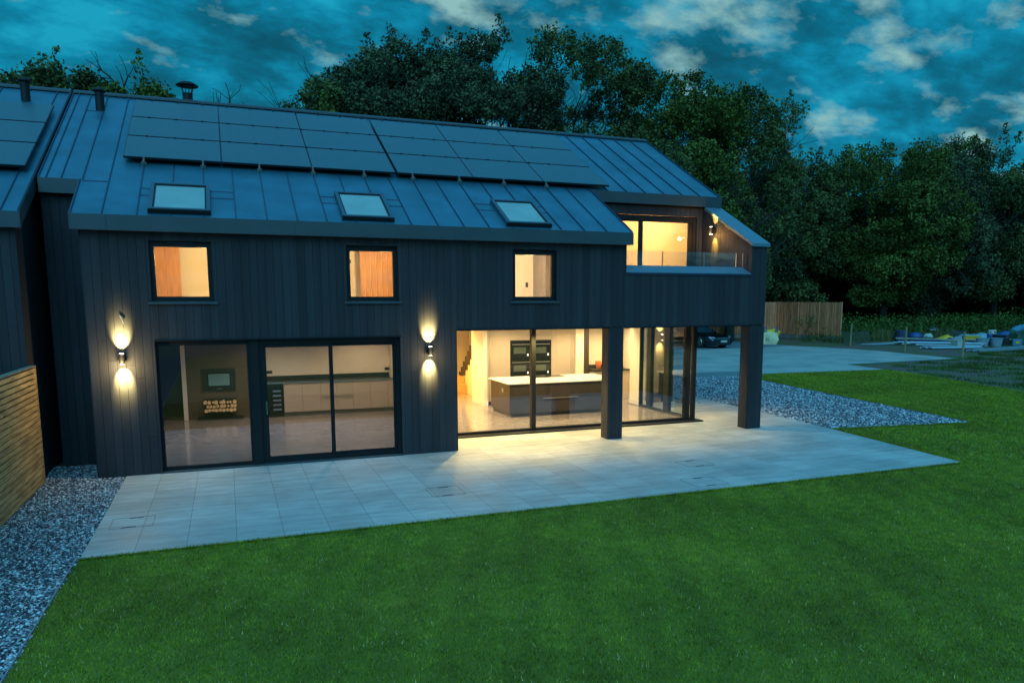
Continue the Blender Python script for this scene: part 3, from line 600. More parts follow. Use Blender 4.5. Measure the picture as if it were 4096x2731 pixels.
# ---- big living room glazing
gl = MB(); y = .12
def frame_rect(q, x0, x1, z0, z1, t_, ya, yb, tb=None, tt=None):
    tb = tb or t_; tt = tt or t_
    q.box(x0, x0+t_, ya, yb, z0, z1).box(x1-t_, x1, ya, yb, z0, z1).box(x0+t_, x1-t_, ya, yb, z1-tt, z1).box(x0+t_, x1-t_, ya, yb, z0, z0+tb)
gl = MB(); frame_rect(gl, 1.013, 2.54, .03, 2.35, .045, .10, .19, .07, .09); w = gl.build('fixed_window', m_frame, house)
B(1.058, 2.495, .14, .15, .10, 2.26).build('pane', m_glassl, w)
B(2.542, 2.70, .06, .19, .0, 2.352).build('window_post', m_frame, house)
sd_ = MB(); frame_rect(sd_, 2.702, 5.30, .03, 2.35, .075, .10, .22, .075, .10); w = sd_.build('sliding_door', m_frame, house)
for a, b_, yy in ((2.78, 3.998, .125), (3.985, 5.22, .165)):
    q = MB(); frame_rect(q, a, b_, .107, 2.248, .045, yy, yy+.035, .045, .06); q.build('door_sash', m_frame, w); B(a+.045, b_-.045, yy+.012, yy+.020, .152, 2.188).build('pane', m_glassl, w)
B(2.79, 2.81, .10, .124, .95, 1.20).build('handle', m_chrome, w)
B(.95, 5.35, -.03, .12, .013, .034).build('threshold', m_fascia, house)
lipq = MB(); lipq.box(1.0, 1.013, -.008, .1, .02, 2.35); lipq.build('opening_trim', m_frame, house)

# ---- kitchen glazing (front and side, meeting at a glass corner)
yg = 1.497
kg = MB(); kg.box(6.43, 13.0, yg+.0, yg+.12, .034, .10); kg.box(6.43, 13.0, yg, yg+.12, 2.39, 2.452); kg.box(6.43, 6.48, yg, yg+.12, .1, 2.39); kg.box(12.79, 12.93, yg+.0, yg+.12, .1, 2.39)
w = kg.build('kitchen_sliding_window', m_frame, house)
kgm = MB(); kgm.box(8.64, 8.745, yg-.01, yg+.12, .101, 2.389); kgm.build('mullion', m_frame, w)
for a, b_ in ((6.481, 8.64), (8.746, 12.79)): B(a, b_, yg+.05, yg+.06, .10, 2.39).build('pane', m_glass, w)
B(10.9, 10.95, yg+.0, yg+.12, .101, 2.389).build('mullion', m_frame, w)
B(12.74, 12.79, yg-.035, yg-.001, .9, 1.15).build('handle', m_black, w)
sg = MB(); sg.box(13.0, 13.1, yg, 4.17, .034, .10); sg.box(13.0, 13.1, yg, 4.17, 2.39, 2.452); sg.box(13.0, 13.1, 4.11, 4.17, .1, 2.39); sg.box(13.0, 13.1, 2.62, 2.86, .1, 2.39); sg.box(13.0, 13.1, yg, yg+.09, .1, 2.39); sg.box(13.0, 13.1, 3.55, 3.75, .1, 2.39)
w = sg.build('side_sliding_window', m_frame, house); B(13.045, 13.055, yg+.09, 4.11, .10, 2.39).build('pane', m_glassc, w)
q = MB(); q.box(6.43, 13.22, 1.30, yg-.002, .014, .045); q.box(13.102, 13.22, yg-.001, 4.1, .014, .045); q.build('threshold', m_trim, house)

# ---- balcony
q = MB(); q.hexa([(10.24, .0, 3.63), (13.503, .0, 3.63), (13.44, .26, 3.69), (10.24, .26, 3.69), (10.24, .0, 3.645), (13.503, .0, 3.645), (13.44, .26, 3.80), (10.24, .26, 3.80)])
q.build('balcony_apron', m_pale, house)
B(10.22, 13.52, -.02, .02, 3.585, 3.628).build('balcony_trim', mat('dark_blue_trim', (.02, .03, .06), .4), house)
B(10.24, 13.503, .26, 2.02, 2.75, 3.20).build('balcony_floor', m_path, house)
B(10.245, 13.44, .262, .34, 3.2, 3.78).build('balcony_upstand', m_trim, house)
for a, b_ in ((10.26, 11.285), (11.297, 12.385), (12.397, 13.27)): B(a, b_, .265, .279, 3.79, 4.12).build('balustrade_glass', m_glassb, house)
for x in (11.291, 12.391, 13.46): B(x-.006, x+.006, .26, .285, 3.78, 4.12).build('balustrade_post', m_steel, house)
# left cheek of the balcony (under the roof edge) and the door wall
clad_x(10.238, .03, 2.0, 3.2, lambda y: rz(y)-.27, face=1).build('balcony_cheek', m_board, house)
B(10.10, 10.21, .2, 2.0, 2.7, 4.35).build('balcony_cheek_core', m_dark, house)
BD = (10.45, 13.33, 2.9, 5.10)
clad_y(2.0, 10.24, 13.50, 3.0, 5.32, [BD]).build('balcony_wall', m_board, house)
q = MB(); q.box(13.33, 13.52, 2.023, 2.1, 2.72, 5.2); q.box(10.24, 13.52, 2.023, 2.1, 5.11, 5.44); q.build('balcony_wall_core', m_dark, house)
bd = MB(); frame_rect(bd, 10.45, 13.33, 2.9, 5.10, .10, 2.03, 2.13, .1, .12); bdo = bd.build('balcony_sliding_door', m_frame, house)
for a, b_, yy in ((10.55, 11.79, 2.09), (11.69, 13.23, 2.05)):
    q = MB(); frame_rect(q, a, b_, 3.0, 4.98, .06 if a < 11 else .12, yy, yy+.035, .06, .03); q.build('door_sash', m_frame, bdo); B(a+.06, b_-.06, yy+.012, yy+.02, 3.06, 4.95).build('pane', m_glass, bdo)
# attic room behind, ceiling following both roof slopes
xr0, xr1 = 10.3, 13.50
q = MB(); q.add([(xr0, 2.2, rz(2.2)-.42), (xr1, 2.2, rz(2.2)-.42), (xr1, RY-.6, rz(RY-.6)-.42), (xr0, RY-.6, rz(RY-.6)-.42), (xr1, 10.9, rzb(10.9)-.75+.0), (xr0, 10.9, rzb(10.9)-.75)], [(0, 1, 2, 3), (3, 2, 4, 5)])
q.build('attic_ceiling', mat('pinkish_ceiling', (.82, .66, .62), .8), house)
def aprof(): return [(2.12, 2.7), (10.9, 2.7), (10.9, rzb(10.9)-.3), (RY, rz(RY)-.3), (2.12, rz(2.12)-.3)]
slab_yz(xr0-.06, xr0, aprof()).build('attic_wall', m_plaster, house); B(xr0, xr1, 10.9, 10.95, 2.7, 4.4).build('attic_end_wall', m_plaster, house)
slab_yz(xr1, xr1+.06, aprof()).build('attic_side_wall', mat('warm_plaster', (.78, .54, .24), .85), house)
B(xr0, xr1, 2.12, 10.9, 2.702, 2.74).build('attic_floor', m_oak, house)
light('POINT', 'attic_lamp', (11.9, 4.6, 5.9), 520, (1, .66, .36), house, rad=.15)
MB().lathe((11.9, 4.6, 6.08), [(0, -.06), (.12, -.06), (.12, .08), (0, .08)], 16).build('ceiling_lamp', m_down, house)

# ---- roof
def roofslab(polyA, name='roof'):
    q = MB(); q.prism(polyA, lambda x, y: rz(y)-.20, lambda x, y: rz(y)); return q
q = roofslab([(-.10, -.147), (10.30, -.147), (10.30, 1.90), (13.95, 1.90), (13.95, RY), (-.74, RY), (-.74, 1.14), (-.10, 1.14)])
q.prism([(-.74, RY), (13.95, RY), (13.95, 11.59), (-.74, 11.59)], lambda x, y: rzb(y)-.20, lambda x, y: rzb(y))
roof = q.build('roof', m_roof, house)
sm = MB()
def rib(x, y0, y1, back=False, h=.028, w=.014):
    f = rzb if back else rz
    sm.hexa([(x-w/2, y0, f(y0)+.001), (x+w/2, y0, f(y0)+.001), (x+w/2, y1, f(y1)+.001), (x-w/2, y1, f(y1)+.001), (x-w/2, y0, f(y0)+h), (x+w/2, y0, f(y0)+h), (x+w/2, y1, f(y1)+h), (x-w/2, y1, f(y1)+h)])
SKY = [(1.05, 2.02), (4.27, 5.22), (7.49, 8.45)]
xs = [.357+.5184*k for k in range(19)]
for x in xs:
    hit = any(a-.02 < x < b_+.02 for a, b_ in SKY)
    if hit: rib(x, -.14, -.10); rib(x, 1.02, RY-.06)
    else: rib(x, -.14, RY-.06)
for x in [xs[-1]+.5184*k+.05 for k in range(1, 8)]: rib(x, 1.91, RY-.06) if x < 13.9 else None
for x in (-.62, -.39, -.06): rib(x, 1.15, RY-.06)
for x in [-.62+.5184*k for k in range(28)]: rib(x, RY+.06, 11.5, True)
for x in (-.735, 13.943): rib(x, 1.91 if x > 0 else 1.15, RY-.05, h=.035)
rib(-.093, -.14, 1.14, h=.035); rib(10.293, -.14, 1.90, h=.035)
for a, b_ in SKY:
    la = max(x for x in xs if x < a); lb = min(x for x in xs if x > b_)
    for yy in (.90, .62):
        sm.hexa([(la, yy, rz(yy)+.001), (a, yy, rz(yy)+.001), (a, yy+.012, rz(yy+.012)+.001), (la, yy+.012, rz(yy+.012)+.001), (la, yy, rz(yy)+.012), (a, yy, rz(yy)+.012), (a, yy+.012, rz(yy+.012)+.012), (la, yy+.012, rz(yy+.012)+.012)])
        sm.hexa([(b_, yy, rz(yy)+.001), (lb, yy, rz(yy)+.001), (lb, yy+.012, rz(yy+.012)+.001), (b_, yy+.012, rz(yy+.012)+.001), (b_, yy, rz(yy)+.012), (lb, yy, rz(yy)+.012), (lb, yy+.012, rz(yy+.012)+.012), (b_, yy+.012, rz(yy+.012)+.012)])
for a, b_, yy in ((-.06, .357, 1.10), (9.76, 10.3, 1.93), (-.39, -.06, 4.62)):
    sm.hexa([(a, yy, rz(yy)+.001), (b_, yy, rz(yy)+.001), (b_, yy+.014, rz(yy+.014)+.001), (a, yy+.014, rz(yy+.014)+.001), (a, yy, rz(yy)+.014), (b_, yy, rz(yy)+.014), (b_, yy+.014, rz(yy+.014)+.014), (a, yy+.014, rz(yy+.014)+.014)])
sm.build('roof_seams', mat('roof_seam_metal', (.045, .085, .14), .5, metal=.5), roof)
q = MB(); zt = rz(RY); q.prism([(-.75, RY-.10), (13.96, RY-.10), (13.96, RY), (-.75, RY)], lambda x, y: rz(y)+.03, lambda x, y: rz(y)+.065); q.prism([(-.75, RY), (13.96, RY), (13.96, RY+.10), (-.75, RY+.10)], lambda x, y: rzb(y)+.03, lambda x, y: rzb(y)+.065)
q.build('ridge_cap', m_fascia, roof)
# fascias, in lengths
def fascia(x0, x1, y, ztop, joints, parent=house):
    xs_ = [x0]+[j for j in joints if x0 < j < x1]+[x1]; q = MB()
    for a, b_ in zip(xs_[:-1], xs_[1:]): q.box(a+.002, b_-.002, y-.012, y+.012, ztop-.25, ztop+.004)
    q.box(x0, x1, y+.012, y+.16 if y < 1 else y+.15, ztop-.246, ztop-.215)
    return q.build('fascia', m_fascia, parent)
fascia(-.103, 10.304, -.147, 4.453, [.42, 3.4, 6.4, 9.86]); fascia(-.745, -.104, 1.143, 5.166, []); fascia(10.25, 13.953, 1.895, 5.60, [11.9, 13.5])
q = slab_yz(-.118, -.104, [(-.155, 4.20), (-.155, 4.455), (1.14, rz(1.14)+.004), (1.14, rz(1.14)-.25)]); r_ = slab_yz(10.302, 10.316, [(-.155, 4.20), (-.155, 4.455), (1.9, rz(1.9)+.004), (1.9, rz(1.9)-.25)]); q.add(r_.v, r_.f)
r_ = slab_yz(13.952, 13.966, [(1.88, 5.345), (1.88, 5.60), (RY, rz(RY)+.004), (11.6, rzb(11.6)+.004), (11.6, rzb(11.6)-.25), (RY, rz(RY)-.25)]); q.add(r_.v, r_.f)
q.build('verge_trim', m_fascia, house)
# skylights
nrm = Vector((0, -SL, 1)).normalized(); sdir = Vector((0, 1, SL)).normalized()
def oblock(q, x0, x1, y0, y1, h0, h1):
    p = lambda x, y, h: Vector((x, y, rz(y))) + nrm*h
    q.hexa([p(x0, y0, h0), p(x1, y0, h0), p(x1, y1, h0), p(x0, y1, h0), p(x0, y0, h1), p(x1, y0, h1), p(x1, y1, h1), p(x0, y1, h1)]); return q
for a, b_ in SKY:
    q = MB(); y0, y1 = -.04, 1.0
    oblock(q, a, a+.06, y0, y1, .0, .09); oblock(q, b_-.06, b_, y0, y1, .0, .09); oblock(q, a+.06, b_-.06, y1-.05, y1, 0, .09); oblock(q, a+.06, b_-.06, y0, y0+.05, 0, .09)
    s_ = q.build('skylight', mat('skylight_frame_metal', (.07, .11, .15), .4, metal=.4), house)
    q = MB(); oblock(q, a+.063, a+.085, y0+.055, y1-.055, .02, .078); oblock(q, b_-.085, b_-.063, y0+.055, y1-.055, .02, .078); oblock(q, a+.085, b_-.085, y1-.08, y1-.055, .02, .078); oblock(q, a+.085, b_-.085, y0+.055, y0+.078, .02, .078); oblock(q, a-.01, b_+.01, y0-.02, y0-.001, .005, .08); q.build('sash', m_trim, s_)
    oblock(MB(), a+.087, b_-.087, y0+.08, y1-.082, .03, .065).build('pane', m_roofpane, s_)
# solar panels
def panel(x0, x1, y0, y1, parent):
    q = MB(); oblock(q, x0, x1, y0, y1, .095, .132); o = q.build('solar_panel', m_panelframe, parent); q = MB(); oblock(q, x0+.012, x1-.012, y0+.011, y1-.011, .1325, .1355); q.build('cell_glass', m_panel, o); return o
RWS = [(1.985, 3.035), (3.065, 4.105), (4.135, 5.185)]
for x0 in (.50, 2.222, 3.944, 5.705, 7.395, 9.085):
    w_ = 1.715 if x0 < 5.6 else 1.683
    for y0, y1 in RWS: panel(x0+.03, x0+.03+w_, y0, y1, house)
for x in xs[1::2]:
    if x > 10.7: continue
    q = MB()
    oblock(q, x-.015, x+.015, 1.88, 2.0, .03, .095); oblock(q, x-.045, x+.045, 1.90, 1.925, .0, .07); oblock(q, x-.02, x+.02, 1.975, 1.985, .095, .145)
    q.build('panel_clamp', m_steel, house)
q = MB()
for x in xs[1:20:1]:
    if .6 < x < 10.6:
        for yy in (3.035, 4.105, 5.187): oblock(q, x-.025, x+.025, yy, yy+.03, .10, .150)
q.build('mid_clamps', m_mblack, house)
# flue and roof vent
fu = MB().cyl((1.582, 6.2, 7.2), (1.582, 6.2, 7.98), .115, .115, 24).cyl((1.582, 6.2, 7.80), (1.582, 6.2, 7.83), .125, .125, 24).cyl((1.582, 6.2, 7.6), (1.582, 6.2, 7.615), .122, .122, 24).build('flue', m_trim, house)
q = MB()
for k in range(10): a = k*math.pi/5; q.cyl((1.582+.10*math.cos(a), 6.2+.10*math.sin(a), 7.98), (1.582+.15*math.cos(a), 6.2+.15*math.sin(a), 8.16), .008, .008, 6)
q.build('cage', m_trim, fu)
MB().lathe((1.582, 6.2, 8.16), [(0, 0), (.25, -.015), (.255, .0), (.15, .07), (0, .10)], 28).build('cowl', m_trim, fu, smooth=True)
def vent(x, y, h, parent):
    z = rz(y)-.05; o = MB().cyl((x, y, z), (x, y, z+h), .088, .088, 20).cyl((x, y, z+h*.8), (x, y, z+h*.8+.02), .095, .095, 20).build('vent_pipe', m_trim, parent)
    MB().lathe((x, y, z+h+.0), [(.088, 0), (.125, .0), (.12, .04), (.07, .085), (0, .10)], 24).build('cap', m_trim, o, smooth=True)
vent(-.128, 4.724, .43, house)
# ---- wall lamps: black cylinders throwing light up and down
def wall_lamp(p, nrm_, e=620, col=(1, .76, .25), e2=None, parent=house, off=.13):
    n = Vector(nrm_); c = Vector(p) + n*off
    o = MB().cyl(c+Vector((0, 0, -.085)), c+Vector((0, 0, .085)), .045, .045, 20).bar(Vector(p)+n*.001, c, .07, .09).build('wall_lamp', m_mblack, parent)
    for s_ in (-1, 1):
        MB().cyl(c+Vector((0, 0, s_*.0855)), c+Vector((0, 0, s_*.089)), .032, .032, 16).build('lens', m_lens, o)
        light('SPOT', 'wall_lamp_beam', c+Vector((0, 0, s_*.097))+n*.02, e if s_ > 0 or e2 is None else e2, col, parent, c+Vector((0, 0, s_*1.0))+n*(.02-.68), spot=62, blend=.9, rad=.02)
def spill(p, e, c_): light('POINT', 'wall_lamp_spill', p, e, c_, house, rad=.04)
spill((.50, -.24, 1.93), 34, (1, .72, .30)); spill((5.86, -.24, 1.93), 12, (1, .72, .30)); spill((13.30, 1.40, 4.62), 18, (1, .50, .12))
wall_lamp((.50, 0, 2.067), (0, -1, 0)); wall_lamp((5.86, 0, 2.06), (0, -1, 0)); wall_lamp((13.504, 1.45, 4.73), (-1, 0, 0), 150, (1, .56, .08)); wall_lamp((14.06, 4.84, 1.95), (0, -1, 0), 420, (1, .60, .12))
tag(MB().bar((.502, -.01, 2.798), (.564, -.03, 2.654), .012, .006).build('cable_offcut', mat('pale_cable', (.35, .4, .6), .4)), 'short pale cable end poking out above the left wall lamp', 'cable')

# ------------------------------------------------------------------ neighbouring house
nb = thing('house', (0, 0, 0), 'neighbouring black clad house cut off by the left edge of the photo', 'house')
clad_y(0, -6.9, -.90, .015, 4.25, []).build('front_cladding', m_board, nb)
clad_x(-.90, .024, 11.4, .015, lambda y: min(rz(y), rzb(y))-.28).build('side_cladding', m_board, nb)
g = gable(-6.85, -.925, .03, 11.4, .0, .25); g.build('wall_core', m_dark, nb)
q = MB(); q.prism([(-7, -.147), (-.80, -.147), (-.80, RY), (-7, RY)], lambda x, y: rz(y)-.2, lambda x, y: rz(y)); q.prism([(-7, RY), (-.80, RY), (-.80, 11.59), (-7, 11.59)], lambda x, y: rzb(y)-.2, lambda x, y: rzb(y))
nr = q.build('roof', m_roof, nb); sm = MB()
for x in (-.808,): rib(x, -.14, RY-.05, h=.04, w=.02)
for x in [-1.05-.5184*k for k in range(11)]: rib(x, -.14, RY-.06); rib(x, RY+.06, 11.5, True)
sm.build('roof_seams', MATS['roof_seam_metal'], nr)
q = MB(); q.prism([(-7, RY-.10), (-.79, RY-.10), (-.79, RY), (-7, RY)], lambda x, y: rz(y)+.03, lambda x, y: rz(y)+.065); q.prism([(-7, RY), (-.79, RY), (-.79, RY+.10), (-7, RY+.10)], lambda x, y: rzb(y)+.03, lambda x, y: rzb(y)+.065); q.build('ridge_cap', m_fascia, nr)
fascia(-7, -.80, -.147, 4.453, [-2.5], nb)
q = slab_yz(-.799, -.787, [(-.155, 4.20), (-.155, 4.47), (RY, rz(RY)+.03), (11.6, rzb(11.6)+.03), (11.6, rzb(11.6)-.25), (RY, rz(RY)-.25)]); q.build('verge_trim', m_fascia, nb)
for x1 in (-.93, -2.66, -4.39):
    for y0, y1 in ((1.31, 2.33), (2.36, 3.38), (3.41, 4.42)): panel(x1-1.70, x1, y0, y1, nb)
vent(-1.541, 4.95, .43, nb)

# ------------------------------------------------------------------ slatted fence
sf_ = thing('slatted_fence', (-.80, -3, 0), 'weathered horizontal slatted timber fence beside the left gravel', 'fence')
ms = mat('weathered_slat', (.50, .32, .14), .75, vary=.35, nscale=3.5, ndet=6, stretch=(1, .5, 5), island=.15, bump=.3, bscale=20)
q = MB(); 
for k in range(22):
    for y0, y1 in ((-6.0+3, -.0+3),): q.box(-.006, .012, -4.0, y1-.03, .03+.0882*k, (.03+.0882*k+.066))
q.build('slats', ms, sf_)
q = MB()
for k in range(22): q.box(-.075, -.057, -4.0, 2.97, .03+.0882*k, (.03+.0882*k+.066))
q.build('rear_slats', ms, sf_)
for yy in (2.95, 1.15, -.65, -2.45): B(-.056, -.007, yy-.03, yy+.03, 0, 1.965).build('post', ms, sf_)
B(-.08, .02, -4, 3.0, 1.972, 1.99).build('capping', mat('grey_capping', (.26, .22, .17), .8, vary=.2, nscale=4), sf_)
B(-.056, .014, 2.972, 3.0, .02, 1.97).build('end_board', ms, sf_)

# ------------------------------------------------------------------ trees
m_bark = mat('rough_bark', (.030, .026, .020), .95, vary=.3, nscale=6, bump=.5, bscale=12)
LF = [leafmat('dark_oak_leaves', (.06, .078, .032), (.15, .185, .060), .55, .45), leafmat('ivy_dark_leaves', (.06, .078, .045), (.135, .165, .082), .5, .45), leafmat('fresh_green_leaves', (.065, .090, .024), (.15, .185, .042), .6, .45)]
def leaf_quads(P, s0, s1, rng_):
    k = len(P); a = rng_.normal(size=(k, 3)); a /= np.linalg.norm(a, axis=1)[:, None]; b = rng_.normal(size=(k, 3)); b -= (a*b).sum(1)[:, None]*a; b /= np.linalg.norm(b, axis=1)[:, None]
    s = rng_.uniform(s0, s1, (k, 1)); a = a*s; b = b*s*.62
    V = np.stack([P-a, P-b*.9+a*.1, P+a, P+b], 1).reshape(-1, 3); return V, np.arange(4*k).reshape(-1, 4)
def limb(q, p, d, ln_, r, depth, tips, rnd, bend=.25, n=7):
    for i in range(3):
        d2 = (d + Vector((rnd.gauss(0, bend), rnd.gauss(0, bend), rnd.gauss(.05, bend*.6)))).normalized(); p2 = p + d2*ln_/3; r2 = r*.86
        q.cyl(p, p2, r, r2, n, cap=False); p, d, r = p2, d2, r2
        if depth > 0 and i > 0:
            for _ in range(rnd.choice((1, 2))):
                dd = (d + Vector((rnd.gauss(0, .8), rnd.gauss(0, .8), rnd.gauss(.1, .45)))).normalized(); limb(q, p, dd, ln_*.68, r*.55, depth-1, tips, rnd, bend, max(4, n-2))
    tips.append(p)
    if depth > 0: limb(q, p, d, ln_*.6, r*.7, depth-1, tips, rnd, bend, max(4, n-2))
def tree(name, x, y, top, rx, zb, n, mi, label, group, seed, lobes=26, hollow=.35, s=(.075, .15), trunk_r=.35, ry=None, skew=0, spikes=9, cat='tree'):
    rnd = random.Random(seed); rg = np.random.default_rng(seed); t_ = thing(name, (x, y, 0), label, cat, group); n = int(n*2.9); top += (top-zb)*.03; rx *= 1.12; lobes = int(lobes*1.7); spikes = int(spikes*.6)
    ry = ry or rx; hz = (top-zb)/2; cz = zb+hz
    q = MB(); tips = []; th = zb + hz*.5
    q.cyl((0, 0, -.1), (skew*.2, 0, th*.5), trunk_r, trunk_r*.8, 10, cap=False).cyl((skew*.2, 0, th*.5), (skew*.4, 0, th), trunk_r*.8, trunk_r*.6, 10, cap=False)
    for _ in range(7):
        a = rnd.uniform(0, 6.28); limb(q, Vector((skew*.35, 0, th*rnd.uniform(.75, 1))), Vector((math.cos(a)*.8, math.sin(a)*.8, rnd.uniform(.4, 1.2))).normalized(), max(rx, hz)*.75, trunk_r*.42, 2, tips, rnd)
    q.build('trunk', m_bark, t_)
    C_, Rr = [], []
    for i in range(lobes):
        u = rnd.uniform(-1, 1); a = rnd.uniform(0, 6.28); w = (1-abs(u)**4.2)**.5*1.04; rad = rnd.uniform(hollow, .88)**.6
        C_.append((rx*w*math.cos(a)*rad*.86 + skew*(u+1)/2, ry*w*math.sin(a)*rad*.86, cz + hz*u*(rad*.45+.55)*.90)); Rr.append(rnd.uniform(.20, .34)*max(rx, hz*.6))
    C_ = np.array(C_); Rr = np.array(Rr); idx = rg.choice(lobes, n, p=Rr**2/np.sum(Rr**2))
    dv = rg.normal(size=(n, 3)); dv /= np.linalg.norm(dv, axis=1)[:, None]
    # leaves gather in small sprays inside each lobe
    ns = n//28; sid = rg.integers(0, ns, n); sl = rg.choice(lobes, ns, p=Rr**2/np.sum(Rr**2)); sv = rg.normal(size=(ns, 3)); sv /= np.linalg.norm(sv, axis=1)[:, None]
    sp = C_[sl] + sv*Rr[sl][:, None]*rg.uniform(.45, 1.0, (ns, 1))**.5*np.array([1, 1, .8])
    P = sp[sid] + dv*rg.uniform(0, 1, (n, 1))**.5*rg.uniform(.35, .62, (ns, 1))[sid]
    # upright leading shoots
    ex = []
    for k in range(spikes):
        a = rnd.uniform(0, 6.28); rr_ = rnd.uniform(0, .75); zt_ = cz + hz*math.sqrt(max(0, 1-rr_*rr_))*.86; bx_, by_ = rx*rr_*math.cos(a)+skew, ry*rr_*math.sin(a); hh = rnd.uniform(.8, 1.9)
        m_ = 90; tt = rg.uniform(0, 1, m_); ex.append(np.stack([bx_+rg.normal(0, .30, m_)*(1.25-tt), by_+rg.normal(0, .30, m_)*(1.25-tt), zt_-.4+tt*hh], 1))
    P = np.vstack([P]+ex) if ex else P
    V, F = leaf_quads(P, *s, rg); fast_mesh('crown', V, F, LF[mi], t_)
    return t_
G1 = 'big leafy trees rising behind the house'; G2 = 'leafy trees along the right hand boundary'
tree('broadleaf_tree', 10.3, 39.5, 18.2, 3.7, 5, 17000, 0, 'leafy tree at the far left end of the big group behind the ridge', G1, 11, hollow=.2)
tree('broadleaf_tree', 13.2, 38.0, 20.3, 4.2, 5, 24000, 1, 'dark leafy tree second from the left in the group behind the ridge', G1, 12, hollow=.15)
tree('broadleaf_tree', 17.0, 38.6, 21.5, 4.6, 5, 30000, 1, 'tallest dark ivy covered tree behind the middle of the roof', G1, 13, hollow=.1)
tree('broadleaf_tree', 20.6, 36.0, 21.2, 4.6, 5, 27000, 1, 'dark dense tree just right of the tallest one behind the roof', G1, 14, hollow=.1)
tree('oak_tree', 25.6, 35.6, 21.0, 5.2, 6, 15000, 0, 'open crowned oak with sky showing through, behind the right half of the ridge', G1, 15, lobes=30, hollow=.5)
tree('oak_tree', 33.2, 34.4, 19.0, 4.6, 5, 17000, 2, 'bright green oak rising over the right end of the roof', G1, 16, hollow=.4)
tree('oak_tree', 38.2, 34.4, 18.4, 4.2, 6, 12000, 0, 'airy oak with bare limbs leaning out to the right of the house', G1, 17, lobes=30, hollow=.55, skew=1.6)
tree('broadleaf_tree', 8.2, 33.0, 14.2, 1.8, 4, 6000, 2, 'small bright green tree poking above the ridge left of the big group', G1, 18)
tree('broadleaf_tree', 27.6, 29.8, 13.6, 3.4, 3, 15000, 0, 'lower dark tree just behind the right part of the ridge', G1, 19, hollow=.2)
tree('broadleaf_tree', 32.8, 30.6, 13.4, 3.0, 3, 14000, 2, 'lower green tree directly behind the right gable', G1, 20, hollow=.2)
tree('broadleaf_tree', 36.6, 32.0, 10.6, 3.0, 2.2, 14000, 0, 'dark bushy tree between the right gable and the board fence', G2, 21, hollow=.15)
tree('broadleaf_tree', 43.2, 38.5, 13.0, 4.6, 2.0, 21000, 1, 'dark tree overhanging the timber board fence', G2, 22, hollow=.15)
tree('broadleaf_tree', 47.4, 37.6, 15.2, 4.8, 1.6, 24000, 0, 'dense tree behind the right end of the board fence', G2, 23, hollow=.15, spikes=14)
tree('broadleaf_tree', 53.6, 34.2, 15.6, 5.4, 2.0, 30000, 2, 'rounded full green tree hanging low over the site rubble', G2, 24, hollow=.1, lobes=34, spikes=14)
tree('broadleaf_tree', 59.8, 35.0, 15.4, 4.8, 1.5, 23000, 1, 'dark tree just right of the rounded full green one', G2, 25, hollow=.15, spikes=14)
tree('broadleaf_tree', 66.0, 33.6, 17.6, 5.4, 1.5, 26000, 0, 'tall dark tree at the right edge of the photo', G2, 26, hollow=.15)
tree('broadleaf_tree', 72.0, 30.5, 17.8, 5.0, 2, 14000, 0, 'dark tree cut off by the right edge of the photo', G2, 27, hollow=.2)
tree('broadleaf_tree', -4.6, 28.8, 13.9, 2.2, 9, 5200, 0, 'small tree top showing over the neighbouring roof, farthest left', 'small tree tops behind the left roofs', 28, s=(.07, .13), trunk_r=.2, spikes=5, lobes=12, hollow=.5)
tree('broadleaf_tree', -1.5, 27.6, 13.9, 2.0, 9, 5600, 2, 'small tree top with dead twigs between the vent pipe and the flue', 'small tree tops behind the left roofs', 29, s=(.07, .13), trunk_r=.2, spikes=4, lobes=12, hollow=.4)
def bare(x, y, top, label, seed, w=1.0):
    rnd = random.Random(seed); t_ = thing('dead_tree', (x, y, 0), label, 'tree', 'bare dead trees behind the ridge'); q = MB(); tips = []
    q.cyl((0, 0, -.1), (0, 0, top*.87), .15, .06, 8, cap=False)
    for _ in range(3): limb(q, Vector((0, 0, top*rnd.uniform(.80, .86))), Vector((rnd.gauss(0, .25)*w, rnd.gauss(0, .2), 1)).normalized(), top*.10, .05, 1, tips, rnd, .24, 5)
    q.build('trunk', m_bark, t_)
bare(2.2, 23.8, 13.0, 'largest bare dead tree, just right of the flue', 31); bare(4.0, 23.0, 11.9, 'bare forked dead tree in the middle of the ridge line', 34, .6); bare(5.0, 22.7, 11.9, 'thin single stemmed dead tree left of the big leafy group', 36, .3); bare(5.9, 22.4, 12.0, 'bare dead tree touching the left of the big leafy group', 39)
bare(-1.9, 27.2, 14.6, 'thin dead twigs sticking out above the small tree top left of the flue', 41, .7)
# dark far wood behind the boundary (one mass)
def mass(name, segs, n, s, m, label, kind='stuff', cat='undergrowth'):
    rg = np.random.default_rng(5); Ps = []
    for (x0, y0, x1, y1, w, h, k) in segs:
        t_ = rg.uniform(0, 1, k); Ps.append(np.stack([x0+(x1-x0)*t_+rg.normal(0, w, k), y0+(y1-y0)*t_+rg.normal(0, w, k), h*rg.uniform(0, 1, k)**1.0*(.72+.28*np.sin(t_*37)*np.sin(t_*91+1))], 1))
    P = np.vstack(Ps); V, F = leaf_quads(P, *s, rg); return tag(fast_mesh(name, V, F, m), label, cat, kind=kind)
mass('far_wood', [(6, 52, 50, 50, 2.2, 10, 26000), (44, 46, 90, 38, 2.2, 13, 42000), (28, 38.5, 46, 40, 1.0, 8, 14000)], 0, (.25, .5), leafmat('far_wood_leaves', (.010, .024, .008), (.022, .045, .012), .3, .4), 'dark wood seen between the boundary trees', cat='wood')
